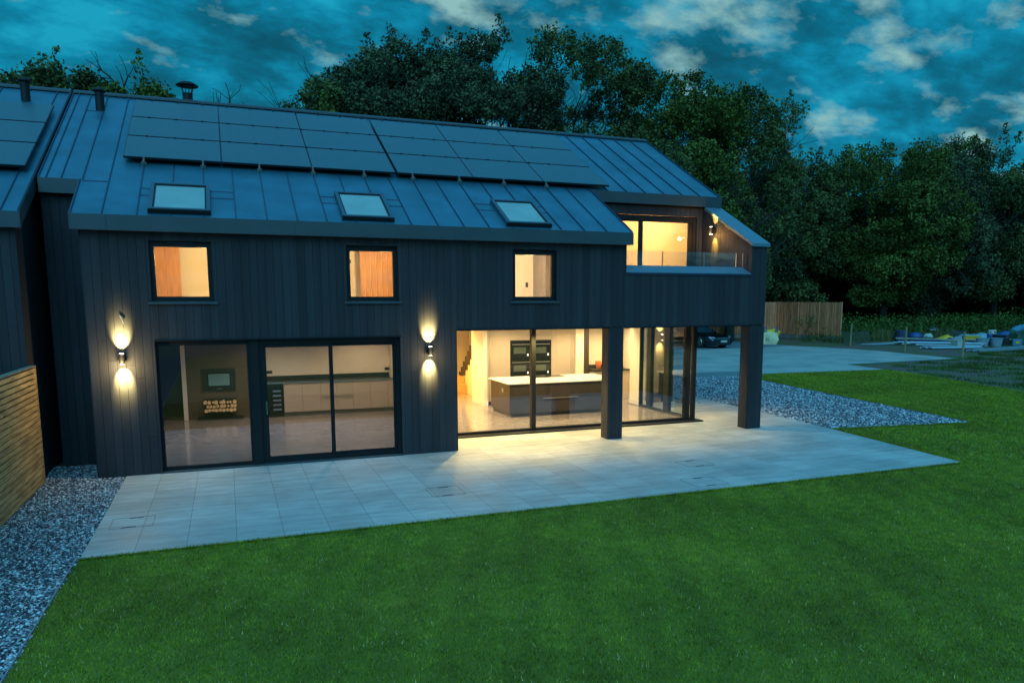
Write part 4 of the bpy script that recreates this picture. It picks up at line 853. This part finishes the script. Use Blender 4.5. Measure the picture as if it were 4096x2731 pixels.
mass('undergrowth', [(44.5, 29.5, 53, 28.6, .55, 1.35, 9000), (53, 28.6, 64, 25.5, .7, 1.9, 15000), (64, 25.5, 72, 23, .7, 2.0, 8000), (45, 31.5, 60, 30, 1.0, 2.0, 12000), (60, 30, 74, 26, 1.0, 2.4, 10000)], 0, (.05, .13), leafmat('bramble_leaves', (.045, .085, .015), (.10, .16, .04), 1.2, .5), 'tall weeds and brambles behind the builders rubble')
rgt = np.random.default_rng(77); TW = []
for (x0, y0, x1, y1, k_) in ((44.6, 28.6, 53, 27.4, 5200), (53, 27.4, 64, 23.8, 7600), (64, 23.8, 72, 21.5, 4000)):
    t_ = rgt.uniform(0, 1, k_); TW.append(np.c_[x0+(x1-x0)*t_+rgt.normal(0, .45, k_), y0+(y1-y0)*t_+rgt.normal(0, .45, k_)])
P = np.vstack(TW); k = len(P); h = rgt.uniform(.3, 1.25, k)*(.65+.35*np.sin(P[:, 0]*1.7)*np.sin(P[:, 0]*.6+1)); a = rgt.uniform(0, 6.28, k)
V = np.stack([np.c_[P[:, 0]-np.cos(a)*.014, P[:, 1]-np.sin(a)*.014, np.full(k, -.03)], np.c_[P[:, 0]+np.cos(a)*.014, P[:, 1]+np.sin(a)*.014, np.full(k, -.03)], np.c_[P+rgt.normal(0, .13, (k, 2)), h]], 1).reshape(-1, 3)
tag(fast_mesh('tall_grass', V, np.arange(3*k).reshape(-1, 3), leafmat('tall_dry_grass', (.09, .11, .04), (.22, .22, .10), .8, .4)), 'tall seeding grass in front of the brambles', 'grass', kind='stuff')
mass('fence_weeds', [(43.4, 31.5, 44.2, 27.5, .3, .75, 1500), (40.9, 29.0, 43.4, 26.5, .35, .5, 700)], 0, (.03, .08), MATS.get('x') or bpy.data.materials['bramble_leaves'], 'weeds at the foot of the board fence')
# rough tufts on the bare soil
RG = [(29.1, 10.3), (28.1, 6.2), (27, 2.6), (26.7, -6), (60, -6), (60, 22), (47, 20.5), (40, 14.5), (31, 12)]
rg_ = np.random.default_rng(9); cen = rg_.uniform((27, -4), (56, 21), (900, 2)); P = cen[rg_.integers(0, 900, 90000)] + rg_.normal(0, .30, (90000, 2)); P = P[inpoly(P, RG)]
k = len(P); h = .07*rg_.uniform(.4, 1.5, k); a = rg_.uniform(0, 6.28, k)
V = np.stack([np.c_[P[:, 0]-np.cos(a)*.012, P[:, 1]-np.sin(a)*.012, np.full(k, -.03)], np.c_[P[:, 0]+np.cos(a)*.012, P[:, 1]+np.sin(a)*.012, np.full(k, -.03)], np.c_[P+rg_.normal(0, .03, (k, 2)), h]], 1).reshape(-1, 3)
tag(fast_mesh('rough_grass', V, np.arange(3*k).reshape(-1, 3), m_rough), 'patchy rough grass tufts on the bare soil', 'grass', kind='stuff')

# ------------------------------------------------------------------ board fence
bf = thing('board_fence', (43, 34.5, 0), 'brown vertical board timber fence behind the driveway', 'fence'); bf.location = (0, 0, 0)
m_bf = mat('brown_fence_board', (.78, .27, .13), .85, vary=.25, nscale=3, stretch=(4, 4, .5), island=.28)
m_conc = mat('concrete_gravel_board', (.24, .25, .25), .9, vary=.15, nscale=3)
def bfence(a, b):
    a = Vector(a); b = Vector(b); d = (b-a); ln_ = d.length; d.normalize(); n = Vector((d.y, -d.x))*(1 if (Vector((d.y, -d.x)).dot(Vector((2.2, -14.6))-a)) > 0 else -1)
    q = MB(); k = int(ln_/.115)
    for i in range(k):
        c = a + d*(i+.5)*ln_/k; c2 = c + n*(.012 if i % 2 else 0); q.bar((c2.x, c2.y, .34), (c2.x, c2.y, 2.80+.012*(i % 3)), .020, .105, upv=(d.x, d.y, 0))
    q.build('boards', m_bf, bf)
    m_ = max(1, round(ln_/1.83)); q2 = MB()
    for i in range(m_+1):
        c = a + d*i*ln_/m_ + n*.03; MB().bar((c.x, c.y, 0), (c.x, c.y, 2.84), .09, .09).build('fence_post', m_bf, bf)
    for i in range(m_): c0 = a + d*(i*ln_/m_+.06) + n*.01; c1 = a + d*((i+1)*ln_/m_-.06) + n*.01; q2.bar((c0.x, c0.y, .16), (c1.x, c1.y, .16), .05, .32)
    for z in (.6,): pass
    q2.build('gravel_boards', m_conc, bf)
bfence((24, 37.6), (43.0, 34.6)); bfence((43.05, 34.5), (43.65, 28.45))
sn = thing('stock_netting', (43.3, 27.6, 0), 'thin wire stock netting running from the board fence towards the first post', 'netting'); sn.location = (0, 0, 0)
q = MB(); nets = [((43.6, 28.3), (40.6, 24.4)), ((40.6, 24.4), (45.5, 27.6))]
for a, b_ in nets:
    for z in (.05, .2, .35, .5, .65, .80): q.bar((*a, z), (*b_, z+.0), .014, .014)
    k = int((Vector(b_)-Vector(a)).length/.28)
    for i in range(k+1): p = Vector(a).lerp(Vector(b_), i/k); q.bar((p.x, p.y, .02), (p.x, p.y, .82), .012, .012)
q.build('wire_mesh', mat('dull_wire', (.16, .18, .15), .6), sn)
m_post = mat('round_timber_post', (.30, .22, .13), .8, vary=.2, nscale=4, stretch=(1, 1, .2))
for (x, y, h, lb) in ((40.57, 24.33, 1.42, 'round timber stake at the far end of the pale driveway'), (39.40, 18.90, 1.42, 'round timber stake in front of the stacked poles, middle of three'), (38.40, 14.28, 1.34, 'round timber stake nearest the camera, by the driveway tip')):
    tag(MB().cyl((x, y, -.05), (x+.03, y, h-.03), .058, .055, 14).cyl((x+.03, y, h-.03), (x+.03, y, h), .055, .042, 14).build('timber_stake', m_post), lb, 'post', 'round timber stakes beside the driveway')
# neighbour garage beyond
ga = thing('brick_garage', (0, 0, 0), 'small brown brick garage seen through the glass corner', 'garage')
mbk = bpy.data.materials.new('brown_brick'); mbk.use_nodes = True; t = mbk.node_tree; g = t.nodes.new('ShaderNodeTexCoord'); p = t.nodes.new('ShaderNodeMapping'); p.inputs['Rotation'].default_value = (R(90), 0, 0); t.links.new(g.outputs['Object'], p.inputs[0]); br = t.nodes.new('ShaderNodeTexBrick'); br.inputs['Scale'].default_value = 4.4; br.inputs['Color1'].default_value = (.30, .15, .07, 1); br.inputs['Color2'].default_value = (.22, .11, .06, 1); br.inputs['Mortar'].default_value = (.2, .17, .14, 1); br.inputs['Mortar Size'].default_value = .02; t.links.new(p.outputs[0], br.inputs[0]); t.links.new(br.outputs[0], t.nodes['Principled BSDF'].inputs['Base Color'])
B(20, 27.6, 28.4, 34, 0, 2.7).build('wall', mbk, ga); q = MB(); q.add([(19.8, 28.2, 2.72), (27.8, 28.2, 2.72), (27.8, 34.2, 2.72), (19.8, 34.2, 2.72), (19.8, 31.2, 3.9), (27.8, 31.2, 3.9)], [(0, 1, 5, 4), (2, 3, 4, 5), (1, 2, 5), (3, 0, 4), (0, 3, 2, 1)]); q.build('roof', m_trim, ga)
B(27.45, 27.68, 28.33, 28.42, 0, 2.72).build('corner_post', m_trim, ga)

# ------------------------------------------------------------------ parked car
car = thing('parked_car', (30.6, 27.66, 0), 'dark blue low sports saloon parked facing the house', 'car', rz=R(10)); K = 1.05
m_car = mat('dark_blue_car_paint', (.005, .007, .018), .2, metal=.4, coat=1.0); m_tyre = mat('black_tyre', (.012, .012, .012), .8); m_cglass = mat('dark_car_glass', (.02, .05, .07), .05, spec=1.0)
def section(y, w, zb, zs, zt, crown, tuck=.90):
    # ring of points (half width w) from sill round over the top; mirrored
    h = [(0, zb), (w*.82, zb), (w*.97, zb+.07), (w, zb+.22), (w*.995, zs-.10), (w*.96, zs), (w*.82, zt-crown*.35), (w*.5, zt-.02), (0, zt)]
    return [(x*K, y*K, z*K) for x, z in h] + [(-x*K, y*K, z*K) for x, z in h[-2:0:-1]]
secs = [section(*a) for a in [(-2.47, .50, .26, .48, .54, .03), (-2.42, .74, .20, .52, .60, .04), (-2.30, .88, .16, .60, .68, .05), (-2.05, .95, .14, .70, .76, .06), (-1.75, .975, .14, .78, .80, .05), (-1.35, .985, .14, .82, .85, .05), (-.95, .98, .14, .80, .90, .06), (-.5, .97, .15, .80, .95, .08), (.2, .965, .15, .82, .96, .08), (.9, .975, .15, .85, .98, .08), (1.4, .99, .15, .88, .99, .08), (1.9, .97, .17, .88, .98, .08), (2.3, .88, .25, .82, .93, .06), (2.45, .74, .36, .74, .84, .04)]]
q = MB(); n = len(secs[0])
for s_ in secs: q.v += s_
for i in range(len(secs)-1):
    for j in range(n): q.f.append((i*n+j, i*n+(j+1) % n, (i+1)*n+(j+1) % n, (i+1)*n+j))
q.f += [tuple(range(n)), tuple(range((len(secs)-1)*n, len(secs)*n))]
body = q.build('body', m_car, car, smooth=True); sb = body.modifiers.new('s', 'SUBSURF'); sb.levels = 1; sb.render_levels = 1
gh = [(-1.05, .80, .90, .90), (-.45, .74, .96, 1.24), (-.05, .66, .97, 1.36), (.55, .65, .98, 1.385), (1.1, .66, .99, 1.32), (1.75, .70, .99, 1.10), (2.05, .74, .96, .99)]
q = MB()
for y, w, z0, z1 in gh:
    wt_ = w*.86; q.v += [(x*K, y*K, z*K) for x, z in [(w+.06, z0-.06), (w, z0+.01), (wt_, max(z1-.05, z0+.02)), (wt_*.7, z1), (-wt_*.7, z1), (-wt_, max(z1-.05, z0+.02)), (-w, z0+.01), (-w-.06, z0-.06)]]
for i in range(len(gh)-1):
    for j in range(7): q.f.append((i*8+j, i*8+j+1, (i+1)*8+j+1, (i+1)*8+j))
gz = q.build('windows', m_cglass, car, smooth=True)
q = MB()
for i in range(2, 4):
    pass
rf = [(-.10, 1.358), (.3, 1.395), (.8, 1.375), (1.15, 1.32)]
for y, z in rf: q.v += [(x*K, y*K, (z+.012)*K) for x in (-.50, -.25, .25, .50)]
for i in range(3):
    for j in range(3): q.f.append((i*4+j, i*4+j+1, (i+1)*4+j+1, (i+1)*4+j))
q.build('roof', m_car, car, smooth=True)
for sx in (-1, 1):
    q = MB(); q.bar((sx*.70*K, -1.0*K, .93*K), (sx*.57*K, -.1*K, 1.37*K), .05, .03); q.bar((sx*.57*K, -.1*K, 1.37*K), (sx*.60*K, 1.1*K, 1.33*K), .05, .03); q.bar((sx*.68*K, .35*K, .96*K), (sx*.58*K, .4*K, 1.38*K), .05, .03); q.build('pillar', m_car, car)
    MB().lathe((sx*1.02*K, -.62*K, 1.0*K), [(0, -.05), (.07, -.05), (.10, .0), (.09, .05), (0, .07)], 12).build('mirror', m_car, car, smooth=True)
    hl = MB(); hl.hexa([(sx*.60*K, -2.40*K, .56*K), (sx*.86*K, -2.25*K, .57*K), (sx*.86*K, -2.15*K, .60*K), (sx*.60*K, -2.3*K, .58*K), (sx*.60*K, -2.335*K, .66*K), (sx*.88*K, -2.17*K, .68*K), (sx*.86*K, -2.02*K, .71*K), (sx*.60*K, -2.2*K, .68*K)]); hl.build('headlight', mat('headlight_glass', (.30, .38, .45), .1, spec=1), car)
    B(*sorted((sx*.72*K, sx*.74*K)), -2.46*K, -2.30*K, .28*K, .52*K).build('air_slot', m_mblack, car)
    for wy in (-1.50, 1.42):
        wx = sx*.895*K; whl = MB().lathe((wx, wy*K, .345*K), [(.235*K, -.11), (.33*K, -.11), (.347*K, -.07), (.347*K, .07), (.33*K, .11), (.235*K, .11)], 32, axis='x').build('wheel', m_tyre, car, smooth=True)
        rim = MB().lathe((wx+sx*.10, wy*K, .345*K), [(.22*K, -.06), (.25*K, .0), (.258*K, .012), (.24*K, .014)], 32, axis='x')
        for k in range(10):
            a = k*math.pi/5; c = Vector((wx+sx*.10, wy*K, .345*K)); rim.bar(c, c+Vector((0, math.cos(a), math.sin(a)))*.245*K, .022, .02, upv=(1, 0, 0))
        rim.build('rim', mat('alloy_rim', (.35, .34, .30), .3, metal=.7), whl); MB().cyl((wx+sx*.01, wy*K, .345*K), (wx+sx*.03, wy*K, .345*K), .2*K, .2*K, 20).build('brake_disc', m_trim, whl)
        ac = MB().lathe((sx*.80*K, wy*K, .345*K), [(.0, .172), (.37*K, .172), (.395*K, .179), (.395*K, .0)], 32, axis='x') if sx > 0 else MB().lathe((sx*.80*K, wy*K, .345*K), [(.0, -.172), (.37*K, -.172), (.395*K, -.179), (.395*K, .0)], 32, axis='x')
        ac.build('wheel_arch', m_mblack, car)
        whl.location.x = sx*.035
B(-.62*K, .62*K, -2.50*K, -2.30*K, .18*K, .30*K).build('lower_grille', m_mblack, car, bevel=.03)
pl_ = B(-.26, .26, -2.53*K, -2.50*K, .36*K, .36*K+.115).build('number_plate', mat('white_plate', (.75, .78, .74), .5), car)
def text(body_, size, loc, rot, m, parent, name='lettering'):
    cu = bpy.data.curves.new(name, 'FONT'); cu.body = body_; cu.size = size; cu.align_x = 'CENTER'; cu.align_y = 'CENTER'; cu.extrude = .001
    o = bpy.data.objects.new(name, cu); COL.objects.link(o); dg = bpy.context.evaluated_depsgraph_get(); me = bpy.data.meshes.new_from_object(o.evaluated_get(dg)); bpy.data.objects.remove(o)
    o2 = bpy.data.objects.new(name, me); me.materials.clear(); me.materials.append(m); COL.objects.link(o2); o2.location = loc; o2.rotation_euler = rot; o2.parent = parent; return o2
text('OG15 TXA', .105, (0, -2.535*K, .36*K+.057), (R(90), 0, 0), m_mblack, pl_)

# ------------------------------------------------------------------ builder's bag
bag = thing('rubble_bag', (36.75, 27.8, -.012), 'crumpled yellow and white bulk bag with blue handles on the driveway edge', 'bulk bag', rz=R(-32)); m_bag = mat('white_woven_bag', (.85, .70, .42), .8, vary=.08, nscale=4); m_yel = mat('yellow_plastic', (.80, .50, .03), .6)
def crumple(q, amt, seed, keepz=False):
    r_ = random.Random(seed); ph = [r_.uniform(0, 6) for _ in range(6)]
    q.v = [(x+amt*math.sin(5*y+7*z+ph[0])+amt*.5*math.sin(13*z+ph[1]), y+amt*math.sin(6*x+5*z+ph[2]), z+(0 if keepz else amt*1.2*math.sin(6*x+4*y+ph[3])*max(0, min(1, z*2)))) for x, y, z in q.v]; return q
def grid_box(w, d, h, n=8, top=True, taper=1.0):
    q = MB(); ring = []
    for i in range(n): ring.append((-w/2+w*i/n, -d/2))
    for i in range(n): ring.append((w/2, -d/2+d*i/n))
    for i in range(n): ring.append((w/2-w*i/n, d/2))
    for i in range(n): ring.append((-w/2, d/2-d*i/n))
    m_ = len(ring)
    for k in range(n+1): f = 1+(taper-1)*k/n + .10*math.sin(math.pi*k/n); q.v += [(x*f, y*f, h*k/n) for x, y in ring]
    for k in range(n):
        for j in range(m_): q.f.append((k*m_+j, k*m_+(j+1) % m_, (k+1)*m_+(j+1) % m_, (k+1)*m_+j))
    if top: q.v.append((0, 0, h*.8)); c = len(q.v)-1; q.f += [(n*m_+j, n*m_+(j+1) % m_, c) for j in range(m_)]
    return q
crumple(grid_box(.95, .9, .82, 9, True, 1.05), .035, 3).build('sack', m_bag, bag, smooth=True)
crumple(grid_box(.9, .3, .30, 8, True, .8), .06, 5).build('yellow_fold', m_yel, bag, smooth=True).location = (.05, -.1, .75)
crumple(grid_box(.30, .25, .34, 8, True, 1.2), .05, 6).build('yellow_fold', m_yel, bag, smooth=True).location = (.50, -.1, .55)
for x in (-.30, .42): MB().tube([(x, -.3, .6), (x-.04, -.35, 1.0), (x-.02, -.32, 1.18), (x+.06, -.3, 1.1), (x+.08, -.3, .8)], .028, 8).build('handle', mat('blue_webbing', (.02, .10, .42), .6), bag)
text('M  M', .26, (.0, -.515, .33), (R(90), 0, 0), mat('blue_print', (.02, .16, .30), .7), bag)

# ------------------------------------------------------------------ sapling
sp = thing('sapling', (41.6, 29.7, -.03), 'thin young sapling planted in front of the board fence', 'sapling'); q = MB(); tips = []; rnd = random.Random(3)
q.cyl((0, 0, 0), (0, 0, .75), .025, .02, 6)
for _ in range(6): limb(q, Vector((0, 0, rnd.uniform(.6, .8))), Vector((rnd.gauss(0, .6), rnd.gauss(0, .6), 1)).normalized(), .7, .012, 1, tips, rnd, .2, 4)
q.build('trunk', m_bark, sp); rg = np.random.default_rng(4); T = np.array([tuple(p) for p in tips]); P = T[rg.integers(0, len(T), 700)]+rg.normal(0, .13, (700, 3)); V, F = leaf_quads(P, .025, .05, rg); fast_mesh('crown', V, F, LF[2], sp)

# ------------------------------------------------------------------ site clutter
m_bluep = mat('blue_plastic', (.02, .09, .28), .45); m_lblue = mat('pale_blue_sheet', (.26, .38, .46), .4, vary=.15, nscale=3); m_dblue = mat('dark_blue_plastic', (.02, .05, .12), .5); m_wood2 = mat('pale_sawn_timber', (.36, .33, .28), .7, vary=.15, nscale=5, island=.2); m_galv = mat('galvanised_tube', (.30, .42, .48), .4, metal=.4, island=.15); m_green = mat('dark_green_plastic', (.02, .09, .05), .5); m_wht = mat('dull_white_plastic', (.55, .58, .55), .5)
def wheelie(x, y, lb, mlid, mb_, a):
    w = thing('wheelie_bin', (x, y, -.03), lb, 'wheelie bin', 'wheelie bins beyond the netting', rz=a); q = MB(); q.hexa([(-.24, -.26, .05), (.24, -.26, .05), (.24, .28, .05), (-.24, .28, .05), (-.29, -.36, 1.0), (.29, -.36, 1.0), (.29, .34, 1.0), (-.29, .34, 1.0)]); q.build('body', mb_, w, bevel=.02)
    q = MB(); q.hexa([(-.31, -.39, 1.002), (.31, -.39, 1.002), (.31, .38, 1.002), (-.31, .38, 1.002), (-.29, -.36, 1.05), (.29, -.36, 1.05), (.29, .36, 1.09), (-.29, .36, 1.09)]); q.build('lid', mlid, w, bevel=.01)
    for s_ in (-1, 1): MB().cyl((s_*.27, .30, .12), (s_*.32, .30, .12), .12, .12, 16).build('wheel', m_tyre, w)
m_bgrey = mat('bin_grey', (.05, .07, .09), .6); wheelie(50.1, 34.6, 'dark grey wheelie bin under the trees, left of the pair', m_dblue, m_bgrey, R(-20)); wheelie(50.9, 34.0, 'wheelie bin with grey green lid under the trees, right of the pair', mat('lid_green', (.12, .24, .22), .5), m_green, R(-30))
def drum(name, x, y, r, h, m, lb, cat, prof=None, grp=None, z=-.03):
    o = MB().lathe((x, y, z), prof or [(0, 0), (r*.92, 0), (r, .03), (r, h*.33), (r*1.03, h*.35), (r, h*.37), (r, h*.66), (r*1.03, h*.68), (r, h*.7), (r, h-.03), (r*.93, h), (0, h)], 24).build(name, m, smooth=False); return tag(o, lb, cat, grp)
drum('blue_drum', 48.0, 27.0, .45, .82, m_dblue, 'dark blue plastic drum behind the middle stake', 'drum')
drum('domed_cover', 49.6, 27.2, .60, .6, m_bluep, 'blue grey domed cover lying beside the dark drum', 'cover', [(.50, .28), (.50, .34), (.44, .48), (.28, .60), (0, .66), (0, .28)])
drum('dark_tub', 49.6, 27.2, .5, .4, m_mblack, 'dark tub under the domed cover', 'tub', [(0, 0), (.4, 0), (.46, .30), (0, .30)])
drum('grey_urn', 52.5, 28.3, .4, 1, mat('grey_metal_urn', (.25, .32, .36), .4, metal=.3), 'grey dome topped metal churn with white knob', 'churn', [(0, 0), (.28, 0), (.42, .55), (.52, .72), (.50, .78), (.22, .92), (.12, .96), (.12, 1.1), (0, 1.14)])
tag(crumple(grid_box(1.4, .9, .65, 6, True, .9), .03, 8).build('dark_crate', m_dblue), 'dark crate covered in black sheeting beside the grey churn', 'crate').location = (53.6, 27.4, -.03)
# loose stacks of scaffold poles and boards
def pole(x0, y0, x1, y1, z, r, m, lb, grp, nm='scaffold_pole'):
    q = MB().cyl((x0, y0, z), (x1, y1, z), r, r, 8); tag(q.build(nm, m), lb, 'pole' if nm == 'scaffold_pole' else 'board', grp)
GP = 'scaffold tubes lying in a heap'; GB = 'boards lying among the scaffold tubes'
for i in range(7):
    lb = 'grey scaffold tube lying in the heap behind the middle stake'
    pole(43.9+.05*i, 24.3-.32*i, 48.2-.2*i, 20.4-.10*i+.1*(i % 2), .08+.06*(i % 3), .05, m_galv, lb, GP)
for i in range(5): pole(42.0+.1*i, 20.15-.13*i, 45.2+.1*i, 19.15-.12*i, .06+.05*(i % 2), .055, m_galv, 'pale scaffold tube at the front of the heap, right of the middle stake', 'front scaffold tubes right of the middle stake')
for i in range(3): pole(41.3+.2*i, 24.1-.25*i, 45.5, 24.6-.2*i, .06, .05, m_galv, 'pale scaffold tube running left to the first stake', 'scaffold tubes pointing at the first stake')
for i, (x0, y0, x1, y1, z) in enumerate([(44.8, 24.6, 49.8, 20.9, .42), (45.2, 24.9, 50.6, 21.2, .34), (47.0, 23.0, 47.6, 20.0, .30)]):
    q = MB().bar((x0, y0, z), (x1, y1, z-.12), .22, .04); tag(q.build('scaffold_board', m_wood2), 'weathered scaffold board lying across the tubes', 'board', GB)
tag(crumple(MB().add([(x*.55, y*.55, .18*math.sin(x*1.3)*math.cos(y)) for y in range(8) for x in range(14)], [(j*14+i, j*14+i+1, (j+1)*14+i+1, (j+1)*14+i) for j in range(7) for i in range(13)]), .05, 9).build('black_sheeting', m_dblue), 'dark plastic sheeting spread under the timber pile', 'sheeting').location = (47.5, 22.0, .12)
for i in range(6): 
    q = MB().bar((48.6, 23.6-.28*i, .20+.06*(i % 3)), (53.6, 22.6-.30*i, .20+.06*(i % 3)), .14, .06); tag(q.build('timber_length', m_wood2), 'sawn timber length in the low pile behind the nearest stake', 'timber', 'timber lengths piled behind the nearest stake')
q = MB().add([(-.9, -.4, .0), (.9, -.4, .0), (.9, .4, 0), (-.9, .4, 0), (0, -.1, .42), (.2, .2, .38)], [(0, 1, 4), (1, 2, 5, 4), (2, 3, 5), (3, 0, 4, 5)]); o = tag(q.build('yellow_sheet', m_yel), 'olive yellow folded sheet draped over the timber', 'sheet'); o.location = (50.8, 25.6, .20); o.scale = (.75, .75, .7)
o = tag(crumple(grid_box(.5, .35, .25, 6, True, .6), .04, 12).build('white_sack', m_wht, smooth=True), 'small white sack beside the olive yellow sheet', 'sack'); o.location = (49.6, 26.1, .30)
tb = thing('yellow_tub', (49.5, 22.6, .18), 'bright yellow tub sitting on the timber pile', 'tub', rz=R(-30)); q = MB(); q.hexa([(-.40, -.25, 0), (.40, -.25, 0), (.40, .25, 0), (-.40, .25, 0), (-.48, -.32, .34), (.48, -.32, .34), (.48, .32, .34), (-.48, .32, .34)]); q.build('body', m_yel, tb); B(-.5, .5, -.34, .34, .341, .365).build('rim', m_yel, tb)
for i, (x, y, lb) in enumerate([(47.9, 20.5, 'pale blue bucket, left of the two below the plastic sheeting'), (48.7, 20.15, 'pale blue bucket, right of the two below the plastic sheeting')]):
    bk = thing('blue_bucket', (x, y, -.03), lb, 'bucket', 'pale blue buckets side by side'); MB().lathe((0, 0, 0), [(0, 0), (.30, 0), (.38, .52), (.41, .53), (.41, .56), (.36, .56), (.29, .05), (0, .05)], 20).build('body', m_lblue, bk); MB().tube([(-.38*math.cos(a), 0, .54-.2*math.sin(a)) for a in [k*math.pi/8 for k in range(9)]], .012, 6).build('handle', m_steel, bk)
bk = thing('white_bucket', (45.3, 20.2, -.03), 'white rectangular bucket at the end of the scaffold tubes', 'bucket'); q = MB(); q.hexa([(-.26, -.2, 0), (.26, -.2, 0), (.26, .2, 0), (-.26, .2, 0), (-.33, -.26, .48), (.33, -.26, .48), (.33, .26, .48), (-.33, .26, .48)]); q.build('body', m_wht, bk); B(-.35, .35, -.28, .28, .481, .50).build('rim', m_wht, bk)
dr2 = thing('fuel_container', (51.5, 22.6, .25), 'blue and white fuel container standing on the pile', 'container', rz=R(-35)); dr2.scale = (.78, .78, .78); B(-.33, .33, -.25, .25, .0, .50).build('lower_body', m_bluep, dr2, bevel=.03); B(-.30, .30, -.22, .22, .51, .86).build('upper_body', m_wht, dr2, bevel=.04)
for s_ in (-1, 1): MB().cyl((s_*.18, -.222, .68), (s_*.18, -.235, .68), .07, .07, 14).build('cap', m_mblack, dr2)
def tarp(name, x, y, w, d, h, seed, m, lb, n=18, z=-.03):
    r_ = random.Random(seed); ph = [r_.uniform(0, 6) for _ in range(5)]; q = MB()
    for j in range(n+1):
        for i in range(n+1):
            u = i/n*2-1; v = j/n*2-1; e = max(0, 1-abs(u)**2.4)*max(0, 1-abs(v)**2.4); q.v.append((u*w/2+.05*math.sin(9*v+ph[0]), v*d/2+.05*math.sin(8*u+ph[1]), h*e**.7*(1+.22*math.sin(5*u+ph[2])*math.cos(4*v+ph[3]))+.05*math.sin(17*u+6*v)*e+.02))
    q.f = [(j*(n+1)+i, j*(n+1)+i+1, (j+1)*(n+1)+i+1, (j+1)*(n+1)+i) for j in range(n) for i in range(n)]
    o = q.build(name, m, smooth=True); o.location = (x, y, z); o.rotation_euler = (0, 0, R(-25)); return tag(o, lb, 'sheeting' if 'sheet' in name else 'tarpaulin')
tarp('plastic_sheeting', 52.2, 24.2, 3.6, 1.4, .42, 2, m_lblue, 'crumpled pale blue plastic sheeting left of the fuel container', z=.12)
tarp('blue_tarpaulin', 55.2, 21.6, 4.4, 3.0, 1.55, 4, mat('bright_blue_tarp', (.10, .34, .50), .35, vary=.2, nscale=2), 'bright blue tarpaulin heap at the right edge of the photo')
tarp('dark_blue_tarpaulin', 53.9, 23.2, 3.0, 2.0, .70, 6, m_bluep, 'darker blue tarpaulin behind the bright heap')
o = tag(crumple(grid_box(1.1, .8, .9, 7, True, .7), .07, 15).build('green_sack', m_green, smooth=True), 'dark green garden sack left of the bright blue tarpaulin', 'sack'); o.location = (52.4, 21.4, -.03)
gn = thing('site_machine', (50.2, 21.0, -.03), 'small black tracked machine with a long handle beside the buckets', 'machine', rz=R(-30)); B(-.55, .45, -.35, .35, .12, .55).build('engine', m_mblack, gn, bevel=.04); B(-.4, .3, -.25, .25, .56, .72).build('cowl', m_trim, gn, bevel=.03); MB().tube([(.3, -.25, .5), (1.2, -.3, .95), (2.3, -.3, 1.35)], .03, 6).tube([(.3, .25, .5), (1.2, .2, .95), (2.3, .2, 1.35)], .03, 6).build('handle', m_mblack, gn)
for s_ in (-1, 1): MB().cyl((.1, s_*.36, .2), (.1, s_*.45, .2), .2, .2, 18).build('wheel', m_tyre, gn)
fc = thing('fuel_can', (50.6, 20.1, -.03), 'grey blue jerry can leaning by the black machine', 'fuel can', rz=R(-40)); B(-.28, .28, -.14, .14, 0, .45).build('body', mat('grey_blue_can', (.10, .22, .32), .4), fc, bevel=.04); B(-.10, .12, -.15, -.141, .18, .32).build('label', m_yel, fc); MB().tube([(-.12, 0, .44), (-.12, 0, .52), (.12, 0, .52), (.12, 0, .44)], .018, 6).build('handle', m_mblack, fc)
def ladder(x0, y0, x1, y1, z, lb, w=.42):
    a = Vector((x0, y0, z)); b_ = Vector((x1, y1, z)); d_ = (b_-a).normalized(); s_ = Vector((-d_.y, d_.x, 0)); l_ = thing('ladder', tuple(a), lb, 'ladder', 'aluminium ladders lying on the soil'); l_.location = (0, 0, 0)
    for k in (-1, 1): MB().bar(a+s_*k*w/2, b_+s_*k*w/2, .035, .09).build('rail', m_galv, l_)
    n_ = int((b_-a).length/.28)
    q = MB()
    for i in range(1, n_): c = a.lerp(b_, i/n_); q.cyl(c-s_*w/2, c+s_*w/2, .018, .018, 6)
    q.build('rungs', m_galv, l_)
    for k in (-1, 1): c = a+s_*k*w/2; MB().bar(c-d_*.08, c+d_*.03, .05, .10).build('end_cap', mat('red_brown_cap', (.14, .03, .04), .6), l_)
ladder(42.6, 17.25, 49.8, 18.7, .05, 'aluminium ladder lying on the soil, the one at the back'); ladder(42.5, 16.75, 49.9, 17.7, .06, 'aluminium ladder lying on the soil, the one nearest the camera')
drum('pot', 44.4, 24.9, .2, .3, m_post, 'small brown coil of rope at the left tip of the tubes', 'rope', [(.12, 0), (.28, .0), (.32, .06), (.28, .12), (.14, .10)])
